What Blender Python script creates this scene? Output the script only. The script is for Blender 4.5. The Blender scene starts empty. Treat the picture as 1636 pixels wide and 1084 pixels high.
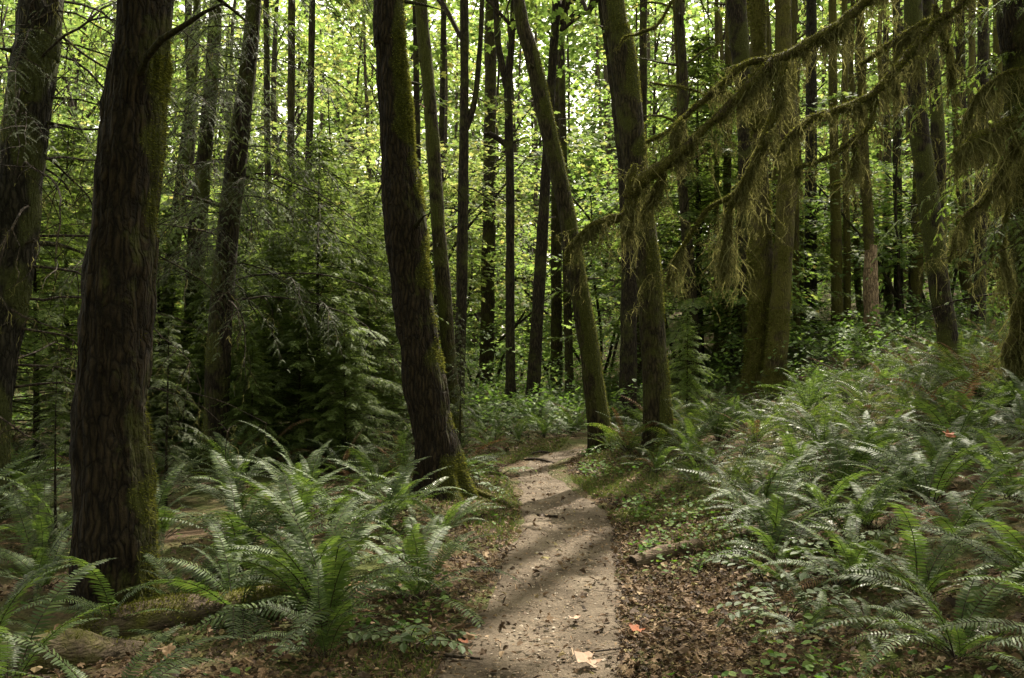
import bpy, math, random
import numpy as np
from mathutils import Vector

scene = bpy.context.scene
COL = scene.collection
rng = np.random.default_rng(7)
random.seed(7)

# ------------------------------------------------------------------ camera
F = 1417.0            # focal length in photo pixels (1636 wide)
EYE = 1.55
PITCH = math.atan(18 / F)
cam_d = bpy.data.cameras.new('camera')
cam = bpy.data.objects.new('camera', cam_d)
COL.objects.link(cam)
cam.location = (0, 0, EYE)
cam.rotation_euler = (math.pi / 2 + PITCH, 0, 0)
cam_d.sensor_width = 36
cam_d.lens = F / 1636 * 36
cam_d.clip_start = 0.05
cam_d.clip_end = 800
scene.camera = cam

# ------------------------------------------------------------------ sky and sun
SUN_AZ, SUN_EL = math.radians(23), math.radians(54)
SUN = np.array([math.sin(SUN_AZ) * math.cos(SUN_EL), math.cos(SUN_AZ) * math.cos(SUN_EL), math.sin(SUN_EL)])
w = bpy.data.worlds.new('World')
scene.world = w
w.use_nodes = True
nt = w.node_tree
nt.nodes.clear()
sky = nt.nodes.new('ShaderNodeTexSky')
sky.sky_type = 'NISHITA'
sky.sun_disc = False
sky.sun_elevation = SUN_EL
sky.sun_rotation = SUN_AZ
sky.dust_density = 4.0
hsv = nt.nodes.new('ShaderNodeHueSaturation')
hsv.inputs['Saturation'].default_value = 0.30
hsv.inputs['Value'].default_value = 1.0
bg = nt.nodes.new('ShaderNodeBackground')
bg.inputs['Strength'].default_value = 0.148
wo = nt.nodes.new('ShaderNodeOutputWorld')
nt.links.new(sky.outputs[0], hsv.inputs['Color'])
tint = nt.nodes.new('ShaderNodeMixRGB')
tint.blend_type = 'MULTIPLY'
tint.inputs[0].default_value = 1.0
tint.inputs[2].default_value = (1.0, 0.935, 0.76, 1)      # warm thin overcast
nt.links.new(hsv.outputs[0], tint.inputs[1])
nt.links.new(tint.outputs[0], bg.inputs['Color'])
nt.links.new(bg.outputs[0], wo.inputs['Surface'])

sd = bpy.data.lights.new('sun', 'SUN')
sd.energy = 3.3
sd.angle = math.radians(0.5)
sd.color = (1.0, 0.92, 0.78)
so = bpy.data.objects.new('sun', sd)
COL.objects.link(so)
so.location = (10, 25, 30)
so.rotation_euler = Vector(-SUN).to_track_quat('-Z', 'Y').to_euler()

scene.view_settings.view_transform = 'Standard'
scene.view_settings.look = 'None'
scene.view_settings.gamma = 1
scene.view_settings.exposure = 2.03
cy = scene.cycles
cy.max_bounces = 7
cy.diffuse_bounces = 4
cy.glossy_bounces = 2
cy.transmission_bounces = 5
cy.transparent_max_bounces = 4
cy.caustics_reflective = False
cy.caustics_refractive = False
cy.use_denoising = True
cy.sample_clamp_indirect = 6.0

# ------------------------------------------------------------------ maths helpers
def P(px, py, D):
    """point of the vertical plane y = D seen at photo pixel (px, py)"""
    u, v = (px - 818) / F, (542 - py) / F
    c, s = math.cos(PITCH), math.sin(PITCH)
    y = c - v * s
    z = s + v * c
    return np.array([u * D / y, D, EYE + D * z / y])

def PXW(w_, D):
    return w_ * D / F

def _h(ix, iy, iz):
    h = (ix * 374761393 + iy * 668265263 + iz * 2147483647) & 0xffffffff
    h = ((h ^ (h >> 13)) * 1274126177) & 0xffffffff
    h = ((h ^ (h >> 16)) * 2246822519) & 0xffffffff
    return ((h ^ (h >> 15)) & 0xffffff) / float(0xffffff)

def vnoise(p):
    p = np.asarray(p, float)
    i = np.floor(p).astype(np.int64)
    f = p - i
    f = f * f * (3 - 2 * f)
    x, y, z = i[..., 0], i[..., 1], i[..., 2]
    fx, fy, fz = f[..., 0], f[..., 1], f[..., 2]
    def L(a, b, t):
        return a + (b - a) * t
    c00 = L(_h(x, y, z), _h(x + 1, y, z), fx)
    c10 = L(_h(x, y + 1, z), _h(x + 1, y + 1, z), fx)
    c01 = L(_h(x, y, z + 1), _h(x + 1, y, z + 1), fx)
    c11 = L(_h(x, y + 1, z + 1), _h(x + 1, y + 1, z + 1), fx)
    return L(L(c00, c10, fy), L(c01, c11, fy), fz) * 2 - 1

def fbm(p, o=3):
    p = np.asarray(p, float)
    a, s = 1.0, 0.0
    for k in range(o):
        s = s + a * vnoise(p * 2 ** k + 17.3 * k)
        a *= 0.5
    return s

def p3(x, y, z=0.0):
    return np.stack(np.broadcast_arrays(np.asarray(x, float), np.asarray(y, float), np.asarray(z, float)), -1)

def nrm(v):
    return v / np.maximum(np.linalg.norm(v, axis=-1, keepdims=True), 1e-9)

def basis(d, n, scale=1.0):
    """(N,3,3) matrices whose columns are leaf axis d, side, normal"""
    x = nrm(np.asarray(d, float))
    n = np.asarray(n, float)
    z = nrm(n - (n * x).sum(-1, keepdims=True) * x)
    y = np.cross(z, x)
    R = np.stack([x, y, z], -1)
    s = np.asarray(scale, float)
    return R * (s[..., None, None] if s.ndim else s)

def smooth01(a, b, x):
    t = np.clip((x - a) / (b - a), 0, 1)
    return t * t * (3 - 2 * t)

def catmull(pts, step):
    """resample a polyline (any dimension) smoothly, about `step` apart"""
    pts = np.asarray(pts, float)
    q = np.vstack([2 * pts[0] - pts[1], pts, 2 * pts[-1] - pts[-2]])
    out = []
    for i in range(1, len(q) - 2):
        p0, p1, p2, p3_ = q[i - 1], q[i], q[i + 1], q[i + 2]
        n = max(1, int(np.linalg.norm((p2 - p1)[:3]) / step))
        for t in np.linspace(0, 1, n, endpoint=False):
            out.append(0.5 * (2 * p1 + (p2 - p0) * t + (2 * p0 - 5 * p1 + 4 * p2 - p3_) * t * t + (3 * p1 - p0 - 3 * p2 + p3_) * t ** 3))
    out.append(pts[-1])
    return np.array(out)

class MB:
    """collects faces; builds ONE mesh object"""
    def __init__(s):
        s.V, s.Fs, s.n = [], [], 0
    def add(s, V, Fc, mat=0):
        V = np.asarray(V, float).reshape(-1, 3)
        Fc = np.asarray(Fc, np.int64)
        s.V.append(V)
        s.Fs.append((Fc + s.n, mat))
        s.n += len(V)
    def scatter(s, tv, tf, pos, R, mat=0):
        tv = np.asarray(tv, float)
        N, k = len(pos), len(tv)
        if N == 0:
            return
        V = np.einsum('nij,kj->nki', R, tv) + np.asarray(pos)[:, None, :]
        off = (np.arange(N) * k)[:, None, None]
        base = s.n
        s.V.append(V.reshape(-1, 3))
        for f in tf if isinstance(tf, list) else [tf]:
            f = np.asarray(f, np.int64)
            s.Fs.append(((f[None] + off).reshape(-1, f.shape[1]) + base, mat))
        s.n += N * k
    def mesh(s, name, mats, origin=(0, 0, 0), smooth=False):
        me = bpy.data.meshes.new(name)
        V = np.vstack(s.V) - np.asarray(origin, float)
        me.vertices.add(len(V))
        me.vertices.foreach_set('co', V.astype(np.float32).ravel())
        loops = np.concatenate([f.ravel() for f, _ in s.Fs]).astype(np.int32)
        cnt = np.concatenate([np.full(len(f), f.shape[1]) for f, _ in s.Fs])
        mi = np.concatenate([np.full(len(f), m) for f, m in s.Fs]).astype(np.int32)
        me.loops.add(len(loops))
        me.loops.foreach_set('vertex_index', loops)
        me.polygons.add(len(cnt))
        me.polygons.foreach_set('loop_start', (np.cumsum(cnt) - cnt).astype(np.int32))
        for m in mats:
            me.materials.append(m)
        if len(mats) > 1:
            me.polygons.foreach_set('material_index', mi)
        me.polygons.foreach_set('use_smooth', np.full(len(cnt), bool(smooth)))
        me.update(calc_edges=True)
        me.validate()
        return me
    def build(s, name, mats, parent=None, origin=(0, 0, 0), smooth=False):
        return link(name, s.mesh(name, mats, origin, smooth), parent, (0, 0, 0) if parent else origin)

def link(name, me, parent=None, loc=(0, 0, 0), rot=(0, 0, 0), sc=(1, 1, 1)):
    o = bpy.data.objects.new(name, me)
    COL.objects.link(o)
    o.location = loc
    o.rotation_euler = rot
    o.scale = sc
    if parent:
        o.parent = parent
    return o

def tag(o, label=None, cat=None, group=None, kind=None):
    for k, v in (('label', label), ('category', cat), ('group', group), ('kind', kind)):
        if v:
            o[k] = v
    return o

def thing(name, loc, label, cat, group=None, rz=0.0):
    o = bpy.data.objects.new(name, None)
    COL.objects.link(o)
    o.location = loc
    o.rotation_euler = (0, 0, rz)
    o.empty_display_size = 0.1
    return tag(o, label, cat, group)

def copy_tree(o, loc, rz=0.0, sc=1.0, label=None, group=None):
    c = o.copy()
    COL.objects.link(c)
    c.location = loc
    c.rotation_euler = (0, 0, rz)
    c.scale = (sc, sc, sc)
    if label:
        c['label'] = label
    if group:
        c['group'] = group
    for ch in list(o.children):
        d = ch.copy()
        COL.objects.link(d)
        d.parent = c
        for g in list(ch.children):
            e = g.copy()
            COL.objects.link(e)
            e.parent = d
    return c

# ------------------------------------------------------------------ materials
def M(name):
    m = bpy.data.materials.new(name)
    m.use_nodes = True
    t = m.node_tree
    t.nodes.clear()
    out = t.nodes.new('ShaderNodeOutputMaterial')
    def N(ty, **kw):
        n = t.nodes.new('ShaderNode' + ty)
        for k, v in kw.items():
            if k in n.inputs and not hasattr(n, k):
                n.inputs[k].default_value = v
            elif hasattr(n, k):
                setattr(n, k, v)
            else:
                n.inputs[k].default_value = v
        return n
    def K(a, b):
        t.links.new(a, b)
    return m, N, K, out

def ramp(N, stops):
    r = N('ValToRGB')
    cr = r.color_ramp
    while len(cr.elements) > 1:
        cr.elements.remove(cr.elements[-1])
    cr.elements[0].position = stops[0][0]
    cr.elements[0].color = (*stops[0][1], 1)
    for p_, c in stops[1:]:
        e = cr.elements.new(p_)
        e.color = (*c, 1)
    return r

def leaf_mat(name, stops, trans=(1.6, 1.7, 1.2), fac=0.45, rough=0.45, spec=0.35, objvar=0.25):
    m, N, K, out = M(name)
    g = N('NewGeometry')
    r = ramp(N, stops)
    K(g.outputs['Random Per Island'], r.inputs[0])
    oi = N('ObjectInfo')
    mr = N('MapRange')
    mr.inputs['To Min'].default_value = 1 - objvar
    mr.inputs['To Max'].default_value = 1 + objvar
    K(oi.outputs['Random'], mr.inputs['Value'])
    hs = N('HueSaturation')
    K(r.outputs[0], hs.inputs['Color'])
    K(mr.outputs[0], hs.inputs['Value'])
    pb = N('BsdfPrincipled')
    pb.inputs['Roughness'].default_value = rough
    pb.inputs['Specular IOR Level'].default_value = spec
    K(hs.outputs[0], pb.inputs['Base Color'])
    mu = N('MixRGB', blend_type='MULTIPLY')
    mu.inputs[0].default_value = 1
    K(hs.outputs[0], mu.inputs[1])
    mu.inputs[2].default_value = (*trans, 1)
    tr = N('BsdfTranslucent')
    K(mu.outputs[0], tr.inputs['Color'])
    mx = N('MixShader')
    mx.inputs[0].default_value = fac
    K(pb.outputs[0], mx.inputs[1])
    K(tr.outputs[0], mx.inputs[2])
    K(mx.outputs[0], out.inputs['Surface'])
    return m

def bark_mat(name, dark, light, moss, moss_amt=0.5, bump=0.6, side=0.0, zs=0.18, xs=1.0, vs=26, crack=0.85):
    m, N, K, out = M(name)
    tc = N('TexCoord')
    mp = N('Mapping')
    mp.inputs['Scale'].default_value = (xs, xs * 1.0, zs)
    K(tc.outputs['Object'], mp.inputs['Vector'])
    n1 = N('TexNoise')
    n1.inputs['Scale'].default_value = 38
    n1.inputs['Detail'].default_value = 6
    n1.inputs['Roughness'].default_value = 0.65
    K(mp.outputs[0], n1.inputs['Vector'])
    r1 = ramp(N, [(0.36, dark), (0.66, light)])
    K(n1.outputs[0], r1.inputs[0])
    # furrows: stretched cracks between bark plates
    nd = N('TexNoise')
    nd.inputs['Scale'].default_value = 5
    nd.inputs['Detail'].default_value = 4
    K(tc.outputs['Object'], nd.inputs['Vector'])
    vm = N('VectorMath', operation='MULTIPLY_ADD')
    K(nd.outputs['Color'], vm.inputs[0])
    vm.inputs[1].default_value = (0.10, 0.10, 0.06)
    K(mp.outputs[0], vm.inputs[2])
    vo = N('TexVoronoi', feature='DISTANCE_TO_EDGE')
    vo.inputs['Scale'].default_value = vs
    K(vm.outputs[0], vo.inputs['Vector'])
    rv = ramp(N, [(0.0, (0.18, 0.18, 0.18)), (0.14, (0.75, 0.75, 0.75)), (0.4, (1.25, 1.25, 1.25))])
    K(vo.outputs['Distance'], rv.inputs[0])
    mulc = N('MixRGB', blend_type='MULTIPLY')
    mulc.inputs[0].default_value = crack
    K(r1.outputs[0], mulc.inputs[1])
    K(rv.outputs[0], mulc.inputs[2])
    r1 = mulc
    n2 = N('TexNoise')
    n2.inputs['Scale'].default_value = 2.6
    n2.inputs['Detail'].default_value = 7
    n2.inputs['Roughness'].default_value = 0.7
    K(tc.outputs['Object'], n2.inputs['Vector'])
    ge = N('NewGeometry')
    sx = N('SeparateXYZ')
    K(ge.outputs['Normal'], sx.inputs[0])
    ma = N('Math', operation='MULTIPLY_ADD')
    K(sx.outputs[0], ma.inputs[0])
    ma.inputs[1].default_value = side
    K(n2.outputs[0], ma.inputs[2])
    lo = 0.78 - 0.55 * moss_amt
    mr = N('MapRange')
    mr.inputs['From Min'].default_value = lo
    mr.inputs['From Max'].default_value = lo + 0.16
    K(ma.outputs[0], mr.inputs['Value'])
    n3 = N('TexNoise')
    n3.inputs['Scale'].default_value = 60
    n3.inputs['Detail'].default_value = 3
    K(tc.outputs['Object'], n3.inputs['Vector'])
    r3 = ramp(N, [(0.3, tuple(0.55 * c for c in moss)), (0.7, moss)])
    K(n3.outputs[0], r3.inputs[0])
    at = N('Attribute', attribute_name='moss')
    am = N('MapRange')
    am.inputs['From Min'].default_value = 0.12
    am.inputs['From Max'].default_value = 0.5
    aa = N('Math', operation='MULTIPLY_ADD')
    K(n3.outputs[0], aa.inputs[0])
    aa.inputs[1].default_value = 0.3
    K(at.outputs['Fac'], aa.inputs[2])
    ab = N('Math', operation='SUBTRACT')
    K(aa.outputs[0], ab.inputs[0])
    ab.inputs[1].default_value = 0.15
    K(ab.outputs[0], am.inputs['Value'])
    mm = N('Math', operation='MAXIMUM')
    K(mr.outputs[0], mm.inputs[0])
    K(am.outputs[0], mm.inputs[1])
    mx = N('MixRGB')
    K(mm.outputs[0], mx.inputs[0])
    K(r1.outputs[0], mx.inputs[1])
    K(r3.outputs[0], mx.inputs[2])
    pb = N('BsdfPrincipled')
    pb.inputs['Roughness'].default_value = 0.9
    pb.inputs['Specular IOR Level'].default_value = 0.15
    K(mx.outputs[0], pb.inputs['Base Color'])
    bp = N('Bump')
    bp.inputs['Strength'].default_value = bump
    bp.inputs['Distance'].default_value = 0.025
    ad = N('Math', operation='MULTIPLY_ADD')
    K(n3.outputs[0], ad.inputs[0])
    ad.inputs[1].default_value = 0.35
    K(n1.outputs[0], ad.inputs[2])
    ae = N('Math', operation='MULTIPLY_ADD')
    K(rv.outputs[0], ae.inputs[0])
    ae.inputs[1].default_value = 0.95 * crack
    K(ad.outputs[0], ae.inputs[2])
    K(ae.outputs[0], bp.inputs['Height'])
    K(bp.outputs[0], pb.inputs['Normal'])
    K(pb.outputs[0], out.inputs['Surface'])
    return m

def ground_mat():
    m, N, K, out = M('forest_soil')
    tc = N('TexCoord')
    n1 = N('TexNoise')
    n1.inputs['Scale'].default_value = 1.3
    n1.inputs['Detail'].default_value = 8
    n1.inputs['Roughness'].default_value = 0.65
    K(tc.outputs['Object'], n1.inputs['Vector'])
    n2 = N('TexNoise')
    n2.inputs['Scale'].default_value = 28
    n2.inputs['Detail'].default_value = 6
    n2.inputs['Roughness'].default_value = 0.7
    K(tc.outputs['Object'], n2.inputs['Vector'])
    r2 = ramp(N, [(0.3, (0.022, 0.015, 0.009)), (0.5, (0.07, 0.047, 0.028)), (0.72, (0.15, 0.10, 0.06))])
    K(n2.outputs[0], r2.inputs[0])
    rm = ramp(N, [(0.3, (0.02, 0.026, 0.008)), (0.7, (0.075, 0.085, 0.022))])
    K(n2.outputs[0], rm.inputs[0])
    mr = N('MapRange')
    mr.inputs['From Min'].default_value = 0.42
    mr.inputs['From Max'].default_value = 0.58
    K(n1.outputs[0], mr.inputs['Value'])
    mx = N('MixRGB')
    K(mr.outputs[0], mx.inputs[0])
    K(r2.outputs[0], mx.inputs[1])
    K(rm.outputs[0], mx.inputs[2])
    pb = N('BsdfPrincipled')
    pb.inputs['Roughness'].default_value = 0.95
    pb.inputs['Specular IOR Level'].default_value = 0.1
    K(mx.outputs[0], pb.inputs['Base Color'])
    bp = N('Bump')
    bp.inputs['Strength'].default_value = 0.8
    bp.inputs['Distance'].default_value = 0.03
    K(n2.outputs[0], bp.inputs['Height'])
    K(bp.outputs[0], pb.inputs['Normal'])
    K(pb.outputs[0], out.inputs['Surface'])
    return m

def trail_mat():
    m, N, K, out = M('trodden_dirt')
    tc = N('TexCoord')
    n0 = N('TexNoise')
    n0.inputs['Scale'].default_value = 1.9
    n0.inputs['Detail'].default_value = 9
    n0.inputs['Roughness'].default_value = 0.62
    K(tc.outputs['Object'], n0.inputs['Vector'])
    r0 = ramp(N, [(0.30, (0.048, 0.036, 0.025)), (0.45, (0.090, 0.070, 0.050)), (0.55, (0.128, 0.101, 0.074)), (0.72, (0.185, 0.150, 0.112))])
    K(n0.outputs[0], r0.inputs[0])
    n1 = N('TexNoise')
    n1.inputs['Scale'].default_value = 45
    n1.inputs['Detail'].default_value = 8
    n1.inputs['Roughness'].default_value = 0.75
    K(tc.outputs['Object'], n1.inputs['Vector'])
    r1 = ramp(N, [(0.28, (0.35, 0.33, 0.30)), (0.5, (0.95, 0.95, 0.95)), (0.75, (1.5, 1.5, 1.5))])
    K(n1.outputs[0], r1.inputs[0])
    mu = N('MixRGB', blend_type='MULTIPLY')
    mu.inputs[0].default_value = 0.8
    K(r0.outputs[0], mu.inputs[1])
    K(r1.outputs[0], mu.inputs[2])
    v = N('TexVoronoi')
    v.inputs['Scale'].default_value = 55
    K(tc.outputs['Object'], v.inputs['Vector'])
    rv = ramp(N, [(0.08, (1, 1, 1)), (0.16, (0, 0, 0))])
    K(v.outputs['Distance'], rv.inputs[0])
    n4 = N('TexNoise')
    n4.inputs['Scale'].default_value = 9
    K(tc.outputs['Object'], n4.inputs['Vector'])
    r4 = ramp(N, [(0.55, (0, 0, 0)), (0.62, (1, 1, 1))])
    K(n4.outputs[0], r4.inputs[0])
    mm = N('Math', operation='MULTIPLY')
    K(rv.outputs[0], mm.inputs[0])
    K(r4.outputs[0], mm.inputs[1])
    mx = N('MixRGB')
    K(mm.outputs[0], mx.inputs[0])
    K(mu.outputs[0], mx.inputs[1])
    mx.inputs[2].default_value = (0.27, 0.22, 0.17, 1)
    pb = N('BsdfPrincipled')
    pb.inputs['Roughness'].default_value = 0.95
    pb.inputs['Specular IOR Level'].default_value = 0.12
    K(mx.outputs[0], pb.inputs['Base Color'])
    bp = N('Bump')
    bp.inputs['Strength'].default_value = 0.9
    bp.inputs['Distance'].default_value = 0.022
    n5 = N('TexNoise')
    n5.inputs['Scale'].default_value = 11
    n5.inputs['Detail'].default_value = 6
    K(tc.outputs['Object'], n5.inputs['Vector'])
    hh = N('Math', operation='MULTIPLY_ADD')
    K(n5.outputs[0], hh.inputs[0])
    hh.inputs[1].default_value = 1.6
    K(n1.outputs[0], hh.inputs[2])
    K(hh.outputs[0], bp.inputs['Height'])
    K(bp.outputs[0], pb.inputs['Normal'])
    K(pb.outputs[0], out.inputs['Surface'])
    return m

MOSSC = (0.072, 0.076, 0.017)
BARK_NEAR = bark_mat('dark_furrowed_bark', (0.010, 0.007, 0.004), (0.042, 0.029, 0.016), (0.058, 0.062, 0.014), 0.30, 1.0, side=0.16)
BARK_GREY = bark_mat('grey_conifer_bark', (0.012, 0.010, 0.007), (0.048, 0.041, 0.029), (0.055, 0.06, 0.018), 0.42, 0.9)
BARK_DARK = bark_mat('dark_wet_bark', (0.012, 0.009, 0.0055), (0.050, 0.038, 0.023), (0.062, 0.066, 0.017), 0.52, 0.8)
BARK_RED = bark_mat('brown_maple_bark', (0.022, 0.017, 0.009), (0.072, 0.056, 0.030), MOSSC, 0.56, 1.0)
BARK_MOSSY = bark_mat('moss_grown_bark', (0.035, 0.027, 0.014), (0.10, 0.075, 0.040), (0.10, 0.092, 0.020), 0.72, 1.0)
BARK_FAR = bark_mat('weathered_bark', (0.035, 0.028, 0.018), (0.11, 0.085, 0.055), (0.07, 0.068, 0.02), 0.5, 0.6)
WOOD_PALE = bark_mat('bare_pale_wood', (0.15, 0.10, 0.06), (0.40, 0.29, 0.18), (0.09, 0.07, 0.03), 0.36, 0.8)
LOG_BARK = bark_mat('rotting_log_bark', (0.035, 0.026, 0.018), (0.16, 0.12, 0.085), (0.10, 0.10, 0.02), 0.62, 0.7, zs=1.0, xs=0.35, vs=60, crack=0.3)
LOG_PALE = bark_mat('dry_log_wood', (0.055, 0.038, 0.026), (0.165, 0.12, 0.082), (0.08, 0.08, 0.02), 0.30, 0.6, zs=1.0, xs=0.3, vs=60, crack=0.3)
MOSS = leaf_mat('moss_tufts', [(0, (0.05, 0.05, 0.009)), (0.6, (0.10, 0.108, 0.021)), (1, (0.18, 0.178, 0.045))], (1.5, 1.5, 1.1), 0.35, 0.9, 0.05, 0.12)
MOSS_HANG = leaf_mat('hanging_moss', [(0, (0.066, 0.063, 0.024)), (0.6, (0.126, 0.120, 0.048)), (1, (0.195, 0.185, 0.085))], (1.4, 1.4, 1.1), 0.4, 0.95, 0.05, 0.12)
LEAF = leaf_mat('maple_leaf_green', [(0, (0.052, 0.090, 0.022)), (0.5, (0.086, 0.134, 0.034)), (0.93, (0.13, 0.168, 0.048)), (1, (0.19, 0.16, 0.06))], (2.6, 2.55, 1.8), 0.46, 0.65, 0.10, 0.25)
LEAF_YEL = leaf_mat('maple_leaf_yellow_green', [(0, (0.078, 0.116, 0.030)), (0.6, (0.122, 0.154, 0.045)), (1, (0.18, 0.175, 0.066))], (2.4, 2.45, 1.9), 0.46, 0.65, 0.10, 0.2)
LEAF_FAR = leaf_mat('far_leaf_shade_lifted', [(0, (0.075, 0.118, 0.036)), (0.5, (0.112, 0.165, 0.05)), (0.93, (0.155, 0.20, 0.066)), (1, (0.21, 0.19, 0.07))], (2.0, 2.0, 1.5), 0.46, 0.7, 0.06, 0.2)  # leaf green raised to stand in for light missing in the far gaps
LEAF_DARK = leaf_mat('shrub_leaf_dark', [(0, (0.045, 0.075, 0.02)), (0.7, (0.08, 0.125, 0.032)), (1, (0.12, 0.155, 0.045))], (1.6, 1.8, 1.0), 0.4, 0.62, 0.18, 0.2)
FERN = leaf_mat('sword_fern_pinna', [(0, (0.032, 0.052, 0.015)), (0.6, (0.052, 0.082, 0.023)), (1, (0.082, 0.112, 0.031))], (2.0, 2.1, 1.1), 0.32, 0.58, 0.28, 0.25)
FERN_BROWN = leaf_mat('sword_fern_dead_pinna', [(0, (0.07, 0.04, 0.02)), (0.6, (0.13, 0.075, 0.035)), (1, (0.18, 0.12, 0.06))], (1.2, 1.1, 1), 0.2, 0.8, 0.15, 0.1)
FERN_YEL = leaf_mat('sword_fern_pinna_yellowing', [(0, (0.05, 0.075, 0.015)), (0.6, (0.075, 0.105, 0.02)), (1, (0.12, 0.13, 0.03))], (1.7, 1.9, 1.0), 0.38, 0.4, 0.55, 0.22)
NEEDLE = leaf_mat('conifer_needle', [(0, (0.055, 0.084, 0.020)), (0.6, (0.090, 0.125, 0.030)), (1, (0.13, 0.16, 0.045))], (2.2, 2.3, 1.4), 0.42, 0.6, 0.25, 0.2)
NEEDLE_SILVER = leaf_mat('cedar_spray_silvery', [(0, (0.042, 0.056, 0.022)), (0.6, (0.068, 0.084, 0.034)), (1, (0.10, 0.115, 0.052))], (1.5, 1.6, 1.1), 0.35, 0.6, 0.22, 0.2)
LITTER = leaf_mat('dead_leaf', [(0, (0.026, 0.017, 0.011)), (0.35, (0.060, 0.037, 0.022)), (0.6, (0.105, 0.064, 0.034)), (0.8, (0.16, 0.102, 0.056)), (0.93, (0.24, 0.17, 0.105)), (1, (0.17, 0.145, 0.05))], (1, 1, 1), 0.12, 0.75, 0.2, 0.0)
LEAF_TAN = leaf_mat('fallen_maple_leaf_tan', [(0, (0.30, 0.19, 0.13)), (1, (0.37, 0.25, 0.18))], (1, 1, 1), 0.15, 0.7, 0.2, 0.15)
LEAF_RED = leaf_mat('fallen_maple_leaf_red', [(0, (0.17, 0.058, 0.026)), (1, (0.21, 0.07, 0.03))], (1.0, 1, 1), 0.12, 0.7, 0.15, 0.25)
SHRUB = leaf_mat('shrub_leaf_greyish', [(0, (0.04, 0.065, 0.022)), (0.7, (0.07, 0.10, 0.035)), (1, (0.10, 0.13, 0.05))], (1.6, 1.8, 1.0), 0.3, 0.6, 0.22, 0.2)
HERB = leaf_mat('herb_leaf', [(0, (0.04, 0.085, 0.015)), (0.7, (0.075, 0.13, 0.022)), (1, (0.12, 0.15, 0.03))], (1.6, 1.8, 1.0), 0.35, 0.65, 0.15, 0.2)
GRASS = leaf_mat('grass_blade', [(0, (0.055, 0.085, 0.018)), (0.7, (0.10, 0.13, 0.03)), (1, (0.17, 0.15, 0.05))], (1.4, 1.5, 1.0), 0.35, 0.6, 0.25, 0.1)
TWIG = bark_mat('twig_bark', (0.02, 0.015, 0.01), (0.07, 0.052, 0.036), (0.06, 0.06, 0.02), 0.3, 0.4)
STONE = leaf_mat('pebble_grit', [(0, (0.10, 0.07, 0.05)), (0.7, (0.24, 0.18, 0.13)), (1, (0.38, 0.33, 0.27))], (0, 0, 0), 0.0, 0.9, 0.2, 0.0)
SOIL = ground_mat()
DIRT = trail_mat()

# ------------------------------------------------------------------ trail and terrain
TR = catmull([(-0.3, -6), (-0.14, -2), (-0.02, 2), (0.08, 4.2), (0.255, 5.63), (0.33, 6.4), (0.40, 7.1), (0.49, 8.1), (0.49, 9.15), (0.42, 10),
              (0.33, 10.8), (0.29, 11.6), (0.37, 12.5), (0.60, 13.2), (0.95, 13.8), (1.45, 14.4), (2.1, 15.4), (3.4, 16.2), (5.0, 17.0)], 0.12)
TRW = np.interp(TR[:, 1], [-6, 4, 6.4, 8.1, 9.15, 10, 10.7, 11.6, 12.5, 13.2, 15, 17], [0.5, 0.46, 0.45, 0.43, 0.37, 0.31, 0.24, 0.17, 0.16, 0.18, 0.22, 0.3])
_m = np.concatenate([[True], np.diff(TR[:, 1]) > 1e-4])
def xc(y):
    return np.interp(np.minimum(y, 14.0), TR[_m][:, 1], TR[_m][:, 0]) + np.clip(y - 14, 0, 3) * 0.2

def trail_dist(x, y):
    x, y = np.asarray(x, float), np.asarray(y, float)
    sh = x.shape
    xf, yf = x.ravel(), y.ravel()
    d = np.full(xf.shape, 1e9)
    near = (xf > -14) & (xf < 16) & (yf < 26)
    if near.any():
        dd = np.full(near.sum(), 1e9)
        a, b = xf[near], yf[near]
        for p, wd in zip(TR[::1], TRW):
            dd = np.minimum(dd, np.hypot(a - p[0], b - p[1]) - wd)
        d[near] = dd
    return d.reshape(sh)          # distance outside the trail's edge (negative on it)

def height0(x, y):
    x, y = np.asarray(x, float), np.asarray(y, float)
    c = xc(y)
    s = np.maximum(0, x - c - 0.5)
    bank = 0.22 * (np.sqrt(s * s + 0.36) - 0.6)
    bank = np.where(s > 7, 0.22 * 6.43 + 0.12 * (s - 7), bank)
    hill = 0.065 * np.maximum(0, y - 14.5) * smooth01(0.5, 7, x - 0.5)
    far = 0.012 * np.maximum(0, y - 20)
    sl = np.maximum(0, c - 0.6 - x)
    left = 0.06 * smooth01(0.0, 1.0, sl) - 0.004 * sl
    z = bank + hill + far + left
    d = trail_dist(x, y)
    return z, d

def height(x, y):
    z, d = height0(x, y)
    off = smooth01(-0.1, 0.5, d)
    z = z * np.where(np.asarray(y) > 13.5, 0.35 + 0.65 * smooth01(0, 1.5, d), 1.0)
    n = 0.06 * fbm(p3(np.asarray(x) * 0.55, np.asarray(y) * 0.55, 3.1), 3) + 0.022 * fbm(p3(np.asarray(x) * 3, np.asarray(y) * 3, 9.7), 2)
    return z + n * off - 0.05 * (1 - off)

def hz(x, y):
    return float(height(np.array([x]), np.array([y]))[0])

def prog(a0, a1, near0, near1, step, grow):
    out = list(np.arange(near0, near1, step))
    s, v = step, out[-1]
    while v < a1:
        s *= grow
        v += s
        out.append(v)
    s, v, pre = step, near0, []
    while v > a0:
        s *= grow
        v -= s
        pre.append(v)
    return np.array(pre[::-1] + out)

def grid_faces(m, n):
    i = np.arange(m - 1)[:, None] * n + np.arange(n - 1)[None]
    return np.stack([i, i + 1, i + n + 1, i + n], -1).reshape(-1, 4)

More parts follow.
